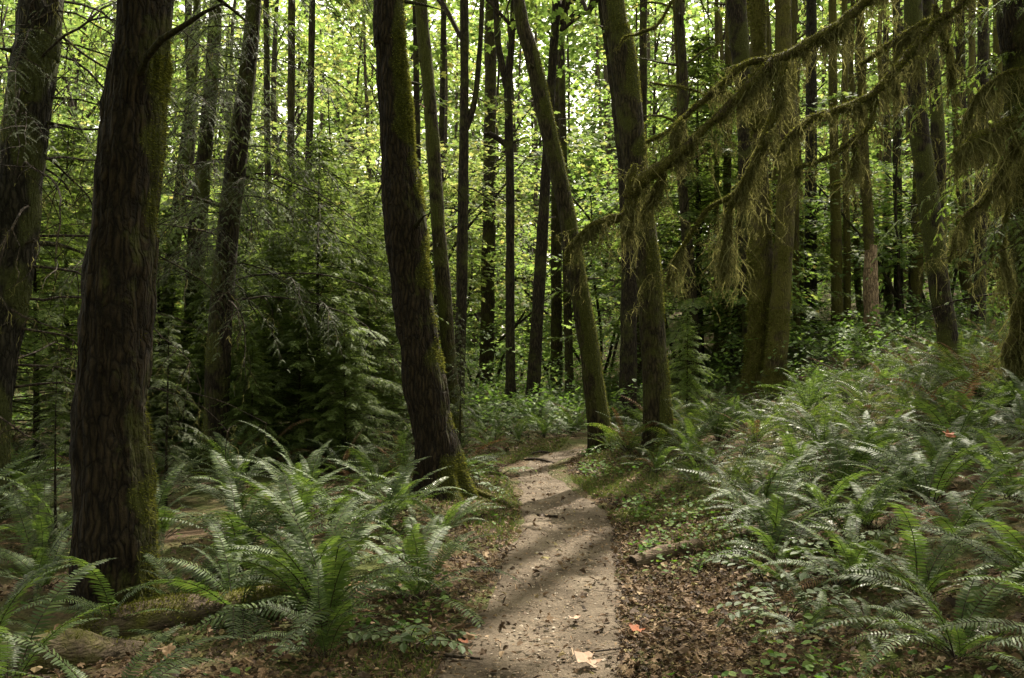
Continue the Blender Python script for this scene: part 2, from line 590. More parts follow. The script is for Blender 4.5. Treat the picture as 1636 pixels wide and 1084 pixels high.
gx = prog(-260, 260, -4.0, 5.0, 0.07, 1.07)
gy = prog(-60, 330, 2.4, 14.0, 0.07, 1.05)
X, Y = np.meshgrid(gx, gy)
mb = MB()
mb.add(p3(X, Y, height(X, Y) - 0.06 * (1 - smooth01(-0.22, -0.04, trail_dist(X, Y)))), grid_faces(len(gy), len(gx)))
tag(mb.build('ground', [SOIL], smooth=True), 'dark forest floor of soil and moss on both sides of the trail', 'ground', kind='structure')

# trail strip: follows the ground, its ragged edges sink under it
tan = nrm(np.gradient(TR, axis=0))
sid = np.stack([tan[:, 1], -tan[:, 0]], -1)
U = np.linspace(-1.5, 1.5, 61)
TX = TR[:, None, 0] + sid[:, None, 0] * U[None] * (TRW[:, None] + 0.05)
TY = TR[:, None, 1] + sid[:, None, 1] * U[None] * (TRW[:, None] + 0.05)
au = np.abs(U)[None] + 0.20 * fbm(p3(TX * 1.7, TY * 1.7, 5.5), 3)
TZ = height(TX, TY) + 0.016 - 0.22 * np.maximum(0, au - 0.84) ** 1.0 + 0.012 * fbm(p3(TX * 4, TY * 4, 1.5), 4) - 0.018 * np.clip(1 - U[None] ** 2, 0, 1)
mb = MB()
mb.add(p3(TX, TY, TZ), grid_faces(len(TR), len(U)))
tag(mb.build('trail', [DIRT], smooth=True), 'pale trodden dirt trail winding up the middle between the ferns', 'trail', kind='structure')

# ------------------------------------------------------------------ tubes, trunks, moss
def frames(pts):
    T = nrm(np.gradient(pts, axis=0))
    a = np.array([1.0, 0, 0]) if abs(T[0][0]) < 0.8 else np.array([0, 1.0, 0])
    A = np.zeros_like(pts)
    for i in range(len(pts)):
        a = a - np.dot(a, T[i]) * T[i]
        a /= max(np.linalg.norm(a), 1e-9)
        A[i] = a
    return T, A, np.cross(T, A)

def tube(mb, pts, rad, n=6, mat=0, lump=0.0, cap=True):
    pts = np.asarray(pts, float)
    rad = np.broadcast_to(np.asarray(rad, float), (len(pts),))
    T, A, B = frames(pts)
    th = np.linspace(0, 2 * np.pi, n, endpoint=False)
    D = A[:, None] * np.cos(th)[None, :, None] + B[:, None] * np.sin(th)[None, :, None]
    R = rad[:, None] * np.ones((1, n))
    V = pts[:, None] + D * R[..., None]
    if lump:
        V = pts[:, None] + D * (R * (1 + lump * fbm(V * 7.0 / max(0.4, rad.mean() * 12), 2)))[..., None]
    m = len(pts)
    i = np.arange(m - 1)[:, None] * n + np.arange(n)[None]
    j = np.arange(m - 1)[:, None] * n + ((np.arange(n) + 1) % n)[None]
    Fc = np.stack([i, j, j + n, i + n], -1).reshape(-1, 4)
    mb.add(V.reshape(-1, 3), Fc, mat)
    if cap:
        mb.add(V[-1], np.arange(n)[None], mat)
        mb.add(V[0], np.arange(n)[::-1][None], mat)
    return V, D

def trunk(mb, pts, rad, n=28, lump=0.10, furrow=0.012, flare=0.3, seed=0.0):
    """pts base -> top"""
    pts = np.asarray(pts, float)
    h = pts[:, 2] - pts[0, 2]
    T, A, B = frames(pts)
    th = np.linspace(0, 2 * np.pi, n, endpoint=False)
    D = A[:, None] * np.cos(th)[None, :, None] + B[:, None] * np.sin(th)[None, :, None]
    fl = 1 + flare * np.exp(-np.maximum(h - 0.1, 0) / 0.28)
    R = (rad * fl)[:, None] * np.ones((1, n))
    but = 1 + flare * np.exp(-np.maximum(h, 0) / 0.34)[:, None] * (0.75 * np.sin(th * 4 + seed) + 0.45 * np.sin(th * 7 + seed * 2.1))[None]
    V = pts[:, None] + D * (R * but)[..., None]
    q = V + seed
    R2 = R * but * (1 + lump * fbm(q * np.array([2.2, 2.2, 1.6]), 3) + 0.55 * lump * fbm(q * np.array([7.0, 7.0, 4.5]), 2))
    fr = np.abs(fbm(q * np.array([16, 16, 1.8]), 2))
    R2 = R2 - furrow * (1 - np.clip(fr * 2.2, 0, 1)) + 0.35 * furrow * fbm(q * 12, 2)
    V = pts[:, None] + D * R2[..., None]
    m = len(pts)
    i = np.arange(m - 1)[:, None] * n + np.arange(n)[None]
    j = np.arange(m - 1)[:, None] * n + ((np.arange(n) + 1) % n)[None]
    mb.add(V.reshape(-1, 3), np.stack([i, j, j + n, i + n], -1).reshape(-1, 4))
    mb.add(V[-1], np.arange(n)[None])
    return V, D

def fuzz(mb, V, D, count, L, W, r, dens=None, droop=0.35, mat=0):
    """moss tufts standing off a tube's surface"""
    m, n = V.shape[:2]
    i = r.random(count) * (m - 1)
    j = r.integers(0, n, count)
    i0 = i.astype(int)
    t = (i - i0)[:, None]
    k = r.random(count)[:, None]
    j1 = (j + 1) % n
    p = (V[i0, j] * (1 - t) + V[i0 + 1, j] * t) * (1 - k) + (V[i0, j1] * (1 - t) + V[i0 + 1, j1] * t) * k
    nr = D[i0, j]
    if dens is not None:
        keep = r.random(count) < dens(p, nr)
        p, nr = p[keep], nr[keep]
    N = len(p)
    d = nr + r.normal(0, 0.45, (N, 3)) + np.array([0, 0, -droop])
    R = basis(d, r.normal(0, 1, (N, 3)), L * (0.45 + 0.9 * r.random(N)))
    mb.scatter([(-0.15, -W / L, 0), (-0.15, W / L, 0), (0.6, W / L * 0.6, 0.06), (1, 0, -0.05), (0.6, -W / L * 0.6, 0.06)], [[[0, 1, 2, 3, 4]]], p - nr * 0.004, R, mat)

def strands(mb, base, r, Lmean, wid=0.0045, frizz=20, mat=0):
    """hanging moss threads, each with short side hairs"""
    N = len(base)
    Lmean = np.asarray(Lmean, float) * np.ones(N)
    L = np.clip(r.exponential(Lmean, N), 0.03, Lmean * 2.8)
    k = 5
    t = np.linspace(0, 1, k)
    sway = r.normal(0, 0.13, (N, 1, 2)) * t[None, :, None] ** 1.2 + np.cumsum(r.normal(0, 0.07, (N, k, 2)), 1) * (t > 0)[None, :, None]
    pts = base[:, None, :] + np.concatenate([sway * L[:, None, None] * 1.5, -(t[None, :, None] * L[:, None, None])], -1)
    a = r.random(N) * np.pi
    sd_ = np.stack([np.cos(a), np.sin(a), 0 * a], -1)[:, None]
    wd = (wid * (0.6 + 0.9 * r.random(N)))[:, None, None] * np.array([0.9, 1.0, 0.8, 0.55, 0.1])[None, :, None]
    V = np.stack([pts - sd_ * wd, pts + sd_ * wd], 2).reshape(N * k * 2, 3)
    f = np.array([[2 * i, 2 * i + 1, 2 * i + 3, 2 * i + 2] for i in range(k - 1)])
    Fc = (f[None] + (np.arange(N) * k * 2)[:, None, None]).reshape(-1, 4)
    mb.add(V, Fc, mat)
    if frizz:
        nn = N * frizz
        idx = np.repeat(np.arange(N), frizz)
        ii = r.integers(0, k - 1, nn)
        tt = r.random(nn)[:, None]
        p = pts[idx, ii] * (1 - tt) + pts[idx, ii + 1] * tt
        d = r.normal(0, 1, (nn, 3)) + np.array([0, 0, -0.9])
        R = basis(d, r.normal(0, 1, (nn, 3)), 0.010 + 0.045 * r.random(nn) ** 1.5)
        mb.scatter([(0, -0.07, 0), (0, 0.07, 0), (1, 0, 0)], [[[0, 1, 2]]], p, R, mat)

def branch_path(p0, d0, L, r, droop=0.3, wob=0.22, n=9):
    pts = [np.array(p0, float)]
    d = nrm(np.array(d0, float))
    st = L / (n - 1)
    for i in range(n - 1):
        d = nrm(d + r.normal(0, wob, 3) * 0.5 + np.array([0, 0, -droop / n * 1.6]))
        pts.append(pts[-1] + d * st)
    return np.array(pts)

# sun gaps: places the sun reaches through the canopy; leaves are absent along these shafts
GAPS = [(0.30, 6.4, 0.0, 0.75), (0.42, 7.6, 0.0, 0.8), (0.45, 9.0, 0.0, 0.85), (0.42, 10.6, 0.0, 0.8), (0.55, 12.5, 0.0, 0.7),
        (0.2, 5.2, 0.0, 0.5), (-0.5, 7.0, 0.2, 0.7), (-1.3, 6.3, 0.6, 0.7), (-1.9, 7.1, 0.6, 0.6), (-2.2, 9.0, 0.6, 0.6),
        (-0.75, 9.3, 1.6, 0.5), (-0.85, 9.3, 3.0, 0.5), (-0.95, 9.3, 4.4, 0.5), (2.5, 10.5, 0.6, 0.7), (3.6, 12.6, 0.9, 1.0), (5.2, 13.5, 1.2, 1.0),
        (4.0, 15.5, 1.2, 1.0), (6.5, 16.0, 1.6, 1.0), (2.6, 7.8, 0.6, 0.5), (-2.6, 12.4, 2.6, 1.0), (-2.0, 13.4, 2.0, 0.8), (-3.3, 12.2, 1.8, 0.8), (3.3, 11.0, 4.7, 0.7), (2.2, 11.0, 3.9, 0.6), (1.2, 11.0, 3.0, 0.5), (4.2, 10.0, 4.6, 0.6), (1.6, 16.5, 0.6, 0.8), (0.3, 17.5, 0.6, 0.8), (-1.0, 18, 0.6, 0.8)]
def sun_keep(p, r, leak=0.02):
    keep = np.ones(len(p), bool)
    for gx_, gy_, gz_, rad in GAPS:
        v = p - np.array([gx_, gy_, gz_])
        t = v @ SUN
        d = np.linalg.norm(v - t[:, None] * SUN, axis=1)
        keep &= ~((t > 1.0) & (d < rad * 1.15 + 0.1 + 0.25 * vnoise(p * 1.3)))
    return keep | (r.random(len(p)) < leak)

# ------------------------------------------------------------------ leaves
def maple_shape(detail=True):
    if detail:
        a = np.radians([0, 16, 24, 44, 60, 76, 100, 118, 150, 180, 210, 242, 260, 284, 300, 316, 336, 344])
        r_ = np.array([1.0, .72, .50, .88, .92, .46, .70, .66, .34, .28, .34, .66, .70, .46, .92, .88, .50, .72])
        v = np.stack([0.32 + r_ * np.cos(a) * 0.68, r_ * np.sin(a) * 0.62, 0.07 * np.abs(np.sin(a)) - 0.10 * (r_ * np.cos(a)) ** 2], -1)
        return v, [[list(range(len(a)))]]
    v = np.array([(0, 0, 0), (0.2, 0.42, 0.03), (0.42, 0.22, 0.02), (0.62, 0.5, 0.0), (0.66, 0.2, 0.0), (1, 0, -0.1),
                  (0.66, -0.2, 0.0), (0.62, -0.5, 0.0), (0.42, -0.22, 0.02), (0.2, -0.42, 0.03)])
    return v, [[list(range(10))]]
MAPLE_V, MAPLE_F = maple_shape(True)
MAPLE2_V, MAPLE2_F = maple_shape(False)
OVAL_V = np.array([(0, 0, 0), (0.3, 0.2, 0.04), (0.65, 0.19, 0.03), (1, 0, -0.08), (0.65, -0.19, 0.03), (0.3, -0.2, 0.04)])
OVAL_F = [[[0, 1, 2, 3]], [[0, 3, 4, 5]]]

def sprays(mb, bases, dirs, r, per=22, L=1.1, W=0.45, size=0.15, tv=MAPLE2_V, tf=MAPLE2_F, mat=0, cull=False, droop=0.18):
    """flat leafy branchlets: leaves laid out in layers along a twig"""
    N = len(bases)
    dirs = nrm(dirs)
    up = np.array([0, 0, 1.0]) + r.normal(0, 0.22, (N, 3))
    Rb = basis(dirs, up)
    Ls = L * (0.6 + 0.7 * r.random(N))
    idx = np.repeat(np.arange(N), per)
    nn = N * per
    u = r.random(nn)
    v = r.uniform(-1, 1, nn) * W * (0.35 + np.sin(np.pi * np.clip(u, 0.05, 0.95)) * 0.8)
    loc = np.stack([u * Ls[idx], v, r.normal(0, 0.035, nn) - droop * (u * Ls[idx]) ** 2 - 0.12 * np.abs(v)], -1)
    p = bases[idx] + np.einsum('nij,nj->ni', Rb[idx], loc)
    d = np.stack([0.7 + 0.3 * r.random(nn), np.sign(v) * 0.7 + r.normal(0, 0.4, nn), r.normal(-0.25, 0.2, nn)], -1)
    d = np.einsum('nij,nj->ni', Rb[idx], d)
    n = np.einsum('nij,nj->ni', Rb[idx], np.stack([r.normal(0, 0.28, nn), r.normal(0, 0.28, nn), np.ones(nn)], -1))
    s = size * (0.55 + 0.75 * r.random(nn))
    if cull:
        k = sun_keep(p, r)
        p, d, n, s = p[k], d[k], n[k], s[k]
    mb.scatter(tv, tf, p, basis(d, n, s), mat)

def crown_points(c, rad, N, r, shell=0.55):
    u = nrm(r.normal(0, 1, (N, 3)))
    q = (shell + (1 - shell) * r.random((N, 1))) ** 0.8
    return np.asarray(c) + u * q * np.asarray(rad), u

def maple_crown(mb, c, rad, nspray, r, per=22, size=0.17, cull=False, limbs=14, trunk_xy=None, L=1.1):
    p, u = crown_points(c, rad, nspray, r)
    d = u * np.array([1, 1, 0.25]) + r.normal(0, 0.35, (nspray, 3)) * np.array([1, 1, 0.3])
    sprays(mb, p, d, r, per, L, 0.5 * L, size, mat=0, cull=cull)
    tx = np.asarray(trunk_xy if trunk_xy is not None else (c[0], c[1]))
    for q in p[:limbs]:
        if cull and not sun_keep(np.array([(q + np.array([*tx, q[2]])) / 2]), r, 0)[0]:
            continue
        z0 = max(c[2] - rad[2] * 0.9, q[2] - 1.6 * np.hypot(*(q[:2] - tx)) * (0.5 + 0.4 * r.random()))
        a = np.array([tx[0], tx[1], z0])
        mid = (a + q) / 2 + r.normal(0, 0.2, 3) + np.array([0, 0, 0.25])
        tube(mb, catmull([a, mid, q, q + nrm(q - mid) * 0.5], 0.35), np.linspace(0.05, 0.012, len(catmull([a, mid, q, q + nrm(q - mid) * 0.5], 0.35))), 5, 1, cap=False)

# ------------------------------------------------------------------ ferns
def frond(mb, r, L=0.95, e0=1.1, curl=1.5, pairs=36, pin=0.095, M4=None, mat=0, seg3=True, yaw=0.0, base=(0, 0, 0), roll=0.0, stem=1):
    n = pairs + 5
    s = np.linspace(0, 1, n)
    th = e0 - curl * s ** 1.25
    dx, dz = np.cos(th), np.sin(th)
    st = L / (n - 1)
    x = np.concatenate([[0], np.cumsum((dx[1:] + dx[:-1]) / 2 * st)])
    z = np.concatenate([[0], np.cumsum((dz[1:] + dz[:-1]) / 2 * st)])
    side = r.normal(0, 0.10) * s ** 2 * L
    C = np.stack([x, side, z], -1)
    T = nrm(np.gradient(C, axis=0))
    Sd = np.array([0, 1.0, 0]) + 0 * T
    Nn = np.cross(T, Sd)
    cr, sr = math.cos(roll), math.sin(roll)
    Sd, Nn = Sd * cr + Nn * sr, Nn * cr - Sd * sr
    cy_, sy_ = math.cos(yaw), math.sin(yaw)
    Rz = np.array([[cy_, -sy_, 0], [sy_, cy_, 0], [0, 0, 1]])
    tub_r = np.linspace(0.0045, 0.0012, n)
    def X(a):
        return a @ Rz.T + np.asarray(base)
    tube(mb, X(C), tub_r, 3, stem, cap=False)
    ii = np.arange(5, n)
    q = (ii - 5) / max(1, n - 6)
    prof = np.clip(np.minimum(0.55 + 1.6 * q, 1.0) * (1 - q ** 2.2) ** 0.75, 0.03, 1) * pin
    for sg in (-1, 1):
        d = Sd[ii] * sg + T[ii] * (0.28 + 0.25 * q[:, None]) - Nn[ii] * 0.0 + r.normal(0, 0.06, (len(ii), 3)) + np.array([0, 0, -0.10])
        nn = Nn[ii] * -1.0
        nn = nn * np.sign(nn[:, 2:3] + 1e-6) + r.normal(0, 0.16, (len(ii), 3)) - T[ii] * 0.15
        wd = np.maximum(0.0075, 0.012 * L) / np.maximum(prof, 0.012) * 0.62
        wd = np.minimum(wd, 0.34)
        R = basis(X(d) - np.asarray(base), X(nn) - np.asarray(base), prof * (0.9 + 0.2 * r.random(len(ii))))
        Rw = R.copy()
        Rw[:, :, 1] = R[:, :, 1] * (wd / 0.15)[:, None]
        if seg3:
            tv = [(0, -.13, 0), (0, .13, 0), (.35, .15, .03), (.35, -.15, .03), (.75, .10, .0), (.75, -.10, .0), (1.02, .0, -.10)]
            tf = [[[0, 1, 2, 3], [3, 2, 4, 5]], [[5, 4, 6]]]
        else:
            tv = [(0, -.14, 0), (0, .14, 0), (.6, .13, .02), (1.02, 0, -.08), (.6, -.13, .02)]
            tf = [[[0, 1, 2, 3, 4]]]
        mb.scatter(tv, tf, X(C[ii]), Rw, mat)

def fern_mesh(seed, nf=20, pairs=28, mats=None, seg3=False, spread=1.0):
    r = np.random.default_rng(seed)
    b = MB()
    for k in range(nf):
        inner = r.random()
        frond(b, r, L=r.uniform(0.7, 1.1), e0=np.radians(25 + 58 * inner) / spread, curl=r.uniform(0.9, 1.75), pairs=pairs, pin=r.uniform(0.075, 0.105),
              seg3=seg3, yaw=2 * np.pi * (k + r.random() * 0.8) / nf * 2.618, roll=r.normal(0, 0.25), base=(r.normal(0, 0.03), r.normal(0, 0.03), 0), mat=0 if r.random() > 0.13 else 2)
    return b.mesh('sword_fern', (mats or [FERN, TWIG]) + [FERN_BROWN])

FR = []
for k in range(14):
    b = MB()
    r = np.random.default_rng(100 + k)
    e = [82, 76, 70, 64, 58, 52, 46, 40, 34, 28, 74, 62, 50, 36][k]
    frond(b, r, L=r.uniform(0.85, 1.08), e0=math.radians(e), curl=r.uniform(1.0, 1.75), pairs=40, pin=r.uniform(0.08, 0.105), roll=r.normal(0, 0.12))
    FR.append(b.mesh('frond', [FERN, TWIG]))
FRB = []
for k in range(4):
    b = MB()
    r = np.random.default_rng(160 + k)
    frond(b, r, L=r.uniform(0.7, 0.95), e0=math.radians([18, 32, 8, 45][k]), curl=r.uniform(1.2, 1.9), pairs=30, pin=r.uniform(0.05, 0.075), roll=r.normal(0, 0.5))
    FRB.append(b.mesh('frond', [[FERN_BROWN, FERN_YEL, FERN_BROWN, FERN_YEL][k], TWIG]))
FERNS = [fern_mesh(300 + k, nf=[18, 22, 16, 20, 14, 24][k], mats=[[FERN, TWIG], [FERN, TWIG], [FERN_YEL, TWIG], [FERN, TWIG], [FERN, TWIG], [FERN_YEL, TWIG]][k]) for k in range(6)]

def near_fern(x, y, label, n=20, sc=1.0, group=None, az=None, steep=None, seed=0, dz=0.0):
    r = np.random.default_rng(int(abs(x * 977 + y * 331)) + seed)
    root = thing('sword_fern', (x, y, hz(x, y) + 0.02 + dz), label, 'fern', group)
    for k in range(n):
        f = FR[r.integers(0, len(FR))] if steep is None else FR[steep[k % len(steep)]]
        a = az[k] if az is not None else 2 * np.pi * (k * 0.382 + 0.1 * r.random())
        s = sc * r.uniform(0.6, 1.15)
        if r.random() < 0.16:
            f = FRB[r.integers(0, 4)]
        link('frond', f, root, (r.normal(0, 0.03), r.normal(0, 0.03), 0), (r.normal(0, 0.12), r.normal(0, 0.08), a), (s, s, s))
    return root

placed = []
def free(x, y, d):
    return all((x - a) ** 2 + (y - b) ** 2 > d * d for a, b in placed)

# hand placed ferns: left of the trail
for x, y, n, sc, lb in [
    (-1.20, 5.6, 28, 1.1, 'biggest sword fern of the left clump, silvery arching fronds beside the trail'),
    (-1.02, 4.98, 24, 1.12, 'sword fern nearest at left, long fronds spread low over the mossy log'),
    (-0.6, 5.55, 18, 0.85, 'sword fern right of the biggest one, fronds spilling towards the trail'),
    (-1.62, 5.2, 20, 0.95, 'sword fern left of the nearest one, hiding most of the mossy log'),
    (-0.72, 6.35, 20, 0.86, 'sword fern leaning over the left trail edge before the curved mossy trunk'),
    (-1.95, 6.35, 22, 0.95, 'sword fern with pale shining fronds right beside the large dark trunk'),
    (-1.45, 7.25, 20, 0.95, 'sword fern in the middle of the left clump, behind the biggest fern'),
    (-0.98, 8.15, 20, 0.88, 'sword fern at the foot of the curved mossy trunk, left of its base'),
    (-2.35, 7.75, 18, 0.92, 'sword fern behind the clump, between the large dark trunk and the black slim trunk'),
    (-2.15, 9.1, 20, 0.98, 'sword fern with arching fronds under the hemlock saplings, left one of two'),
    (-1.45, 9.5, 20, 1.0, 'sword fern with arching fronds under the hemlock saplings, closest to the curved trunk'),
    (-2.15, 4.8, 15, 0.7, 'small dark sword fern at the foot of the large left trunk'),
    (-0.98, 4.45, 13, 0.62, 'low drooping sword fern at the bottom edge, below the big left fern'),
    (-2.12, 3.72, 12, 0.85, 'sword fern at the bottom left corner with single pale fronds reaching in'),
    (-1.6, 3.5, 12, 0.72, 'sword fern cut off by the bottom edge, under the mossy log'),
    (-0.55, 7.35, 18, 0.72, 'sword fern at the left trail edge between the biggest fern and the curved trunk'),
    (-1.75, 5.95, 18, 0.85, 'sword fern wedged between the biggest fern and the large dark trunk'),
    (-1.9, 8.3, 20, 0.9, 'sword fern at the back of the left clump, in front of the twin arching ones'),
    (-2.75, 6.9, 18, 0.9, 'sword fern peeping from behind the right edge of the large dark trunk'),
    (-1.62, 6.75, 20, 0.9, 'sword fern deep inside the left clump with upright fronds'),
    (-1.0, 7.15, 20, 0.85, 'sword fern inside the left clump below the curved trunk'),
    (-2.9, 9.4, 18, 0.95, 'sword fern by the foot of the black slim trunk'),
    (-2.95, 5.6, 16, 0.8, 'dark sword fern hugging the left side of the large left trunk'),
    (-2.75, 4.75, 14, 0.65, 'dark small sword fern in front of the large trunk at the left edge'),
    (-3.3, 6.2, 16, 0.8, 'dim sword fern a step behind the left side of the large left trunk'),
    (-1.98, 5.35, 14, 0.6, 'small sword fern against the right foot of the large left trunk'),
    (-3.6, 6.9, 16, 0.9, 'dark sword fern in the shade left of the large left trunk'),
]:
    near_fern(x, y, lb, n, sc * 0.93, 'sword ferns left of the trail')
    placed.append((x, y))
# right of the trail
for x, y, n, sc, lb in [
    (2.25, 11.2, 22, 0.95, 'sword fern in front of the straight mossy trunk, fronds reaching to the trail'),
    (2.75, 8.6, 22, 0.98, 'sword fern with long pale fronds pointing at the trail, above the short log'),
    (3.35, 9.6, 20, 1.0, 'sword fern in the bank behind the one with long pale fronds'),
    (2.35, 6.3, 18, 0.85, 'dusty grey green sword fern beside the leaf litter, right of the short log'),
    (3.1, 7.0, 20, 1.0, 'big dark sword fern on the right bank under an upright orange leaf'),
    (2.2, 4.75, 20, 0.92, 'dark sword fern in the bottom right corner, nearest on the bank'),
    (2.75, 5.5, 20, 0.95, 'dark sword fern behind the nearest one at the right edge'),
    (1.72, 5.55, 12, 0.5, 'small drooping sword fern over the leaf litter at lower right'),
    (3.9, 7.9, 20, 1.05, 'large sword fern at the right edge with dark arching fronds'),
    (1.95, 3.95, 20, 0.9, 'dark sword fern at the bottom edge under the nearest one of the right bank'),
    (2.35, 3.6, 18, 0.9, 'dark sword fern filling the very bottom right corner'),
    (1.5, 4.55, 12, 0.55, 'small dark sword fern left of the nearest one, over the litter'),
    (2.05, 5.3, 20, 0.85, 'dark sword fern between the nearest one and the dusty one'),
    (2.55, 4.25, 20, 0.95, 'dark sword fern at the right edge, right beside the nearest one'),
    (3.1, 4.9, 20, 0.95, 'dark sword fern at the right edge behind the two nearest'),
    (2.55, 6.35, 20, 0.92, 'sword fern between the dusty one and the big dark one on the right bank'),
    (3.4, 6.1, 20, 0.95, 'sword fern at the right edge in front of the big dark one'),
    (3.5, 8.6, 20, 0.98, 'sword fern above the big dark one on the right bank'),
    (1.98, 9.6, 16, 0.7, 'small sword fern standing free at the edge of the right bank'),
    (1.75, 4.35, 12, 0.62, 'low sword fern at the bottom edge, right of the leaf litter'),
]:
    near_fern(x, y, lb, n, sc * 0.83, 'sword ferns on the right bank')
    placed.append((x, y))

# broad leaved low shrubs with pinnate leaves between the ferns
def grape(x, y, seed, label):
    r = np.random.default_rng(seed)
    b, t = MB(), MB()
    for k in range(9):
        a = 6.28 * (k + r.random() * 0.7) / 9
        e = r.uniform(0.5, 1.2)
        pth = branch_path((0, 0, 0), (math.cos(a) * math.cos(e), math.sin(a) * math.cos(e), math.sin(e)), r.uniform(0.3, 0.52), r, 0.9, 0.12, 9)
        tube(t, pth, np.linspace(0.004, 0.0015, 9), 4, 0, cap=False)
        T_, A_, B_ = frames(pth)
        sd_ = nrm(np.cross(T_, np.array([0, 0, 1.0])))
        for j in range(3, 9):
            for sg in ((-1, 1) if j < 8 else (0,)):
                d = sd_[j] * sg + T_[j] * 0.45 + np.array([0, 0, -0.15])
                b.scatter(OVAL_V * np.array([1, 1.5, 1]), OVAL_F, pth[j][None], basis(d[None], np.array([[r.normal(0, .2), r.normal(0, .2), 1]]), np.array([r.uniform(0.045, 0.075)])))
    root = thing('low_shrub', (x, y, hz(x, y)), label, 'shrub', 'low broad leaved shrubs')
    t.build('stem', [TWIG], root, (0, 0, 0))
    b.build('foliage', [SHRUB], root, (0, 0, 0))
for i, (x, y, lb) in enumerate([(1.62, 5.7, 'grey green shrub with paired oval leaves at the edge of the right litter'), (1.95, 5.35, 'grey green shrub with paired oval leaves between two dark ferns at lower right'),
                                (2.15, 5.9, 'grey green oval leaved shrub behind its twin at lower right'), (1.75, 6.7, 'oval leaved shrub above the half buried grey log'), (1.5, 4.9, 'low oval leaved shrub over the litter near the bottom'),
                                (2.5, 7.3, 'oval leaved shrub under the long pale fronds on the right'), (-0.55, 4.75, 'small oval leaved plant below the big left fern'), (-0.35, 9.9, 'leafy shrub right of the foot of the thick curved trunk'),
                                (-0.15, 11.0, 'leafy shrub at the left trail edge behind the thick curved trunk'), (-0.5, 12.2, 'leafy shrub left of the trail before the bend')]):
    grape(x, y, 900 + i, lb)

for x, y, n, sc, lb in [(0.12, 14.35, 14, 0.6, 'small sword fern at the left end of the visible trail'), (0.55, 15.2, 16, 0.75, 'sword fern closing the view behind the trail bend'),
                        (1.05, 15.9, 16, 0.8, 'sword fern behind the leaning brown trunk at the bend'), (0.0, 15.6, 16, 0.8, 'sword fern behind the small one left of the bend'), (-0.35, 13.6, 14, 0.6, 'sword fern left of the narrow part of the trail')]:
    near_fern(x, y, lb, n, sc, 'sword ferns at the bend of the trail')
    placed.append((x, y))

rf = np.random.default_rng(21)
# fern carpet on the right bank, ferns round the end of the trail, ferns in the left wood
cand = []
for _ in range(14000):
    y = 6.0 + 21 * rf.random() ** 1.15
    x = rf.uniform(-0.62, 0.85) * y
    cand.append((x, y))
cx, cyy = np.array(cand).T
td = trail_dist(cx, cyy)
wob = fbm(p3(cx * 0.6, cyy * 0.6, 4.4), 2)
nfern = 0
more = []
for (x, y), d, wb in zip(cand, td, wob):
    right = x > xc(y)
    if d < (0.62 if y > 12.5 else ((1.2 if y < 8 else 0.95) if right else 0.8)) + 0.25 * wb:
        continue
    if right:
        gap = 0.47 if y < 12 else 0.62 if y < 18 else 0.8
        lab = ('sword fern of the carpet on the near right bank below the mossy limb' if y < 11 else
               'sword fern of the sunlit carpet before the twin mossy trunks' if y < 18 else
               'sword fern far up the slope among the thin mossy trunks')
        grp = 'ferns covering the right bank'
    else:
        if (y < 10 and x > -3.0) or y > 25 or x < -10:
            continue
        gap = 0.62 if x > -2.5 else 0.6 if y < 13 else 0.95
        if x < -2.5 and y > 13 and rf.random() < 0.4:
            continue
        lab = 'sword fern in the low green band where the trail bends out of sight' if x > -2.5 else 'sword fern in the dim wood behind the large left trunk'
        grp = 'ferns in the wood beyond the trail' if x > -2.5 else 'ferns in the dim left wood'
    if not free(x, y, gap):
        if right and y > 8 and free(x, y, 0.36) or (not right and y > 14 and x > -3 and free(x, y, 0.4)):
            more.append((x, y))
            placed.append((x, y))
        continue
    placed.append((x, y))
    if x > 0.62 * y + 0.4:
        more.append((x, y))
        continue
    k = rf.integers(0, 6)
    if not right and k in (2, 5):
        k = 0
    s = rf.uniform(0.5, 1.02)
    if y < 9.0:
        near_fern(x, y, lab, 17, s, grp)
    elif nfern < 240:
        o = link('sword_fern', FERNS[k], None, (x, y, hz(x, y) + 0.02), (rf.normal(0, 0.1), rf.normal(0, 0.1), rf.uniform(0, 6.28)), (s, s, s * rf.uniform(0.85, 1.1)))
        tag(o, lab, 'fern', grp)
    else:
        more.append((x, y))
        continue
    nfern += 1
b = MB()
r = np.random.default_rng(77)
for x, y in more[:520]:
    z = hz(x, y)
    nf = r.integers(7, 12)
    for k in range(nf):
        inner = r.random()
        frond(b, r, L=r.uniform(0.5, 0.9), e0=np.radians(25 + 55 * inner), curl=r.uniform(0.9, 1.7), pairs=20, pin=r.uniform(0.065, 0.095), seg3=False,
              yaw=2 * np.pi * (k + r.random() * 0.8) / nf * 2.618, roll=r.normal(0, 0.25), base=(x + r.normal(0, 0.05), y + r.normal(0, 0.05), z), mat=0 if (int(x * 7) % 3) else 2)
tag(b.build('fern_carpet', [FERN, TWIG, FERN_YEL]), 'mass of smaller sword ferns filling the bank between the single ferns', 'fern carpet', kind='stuff')

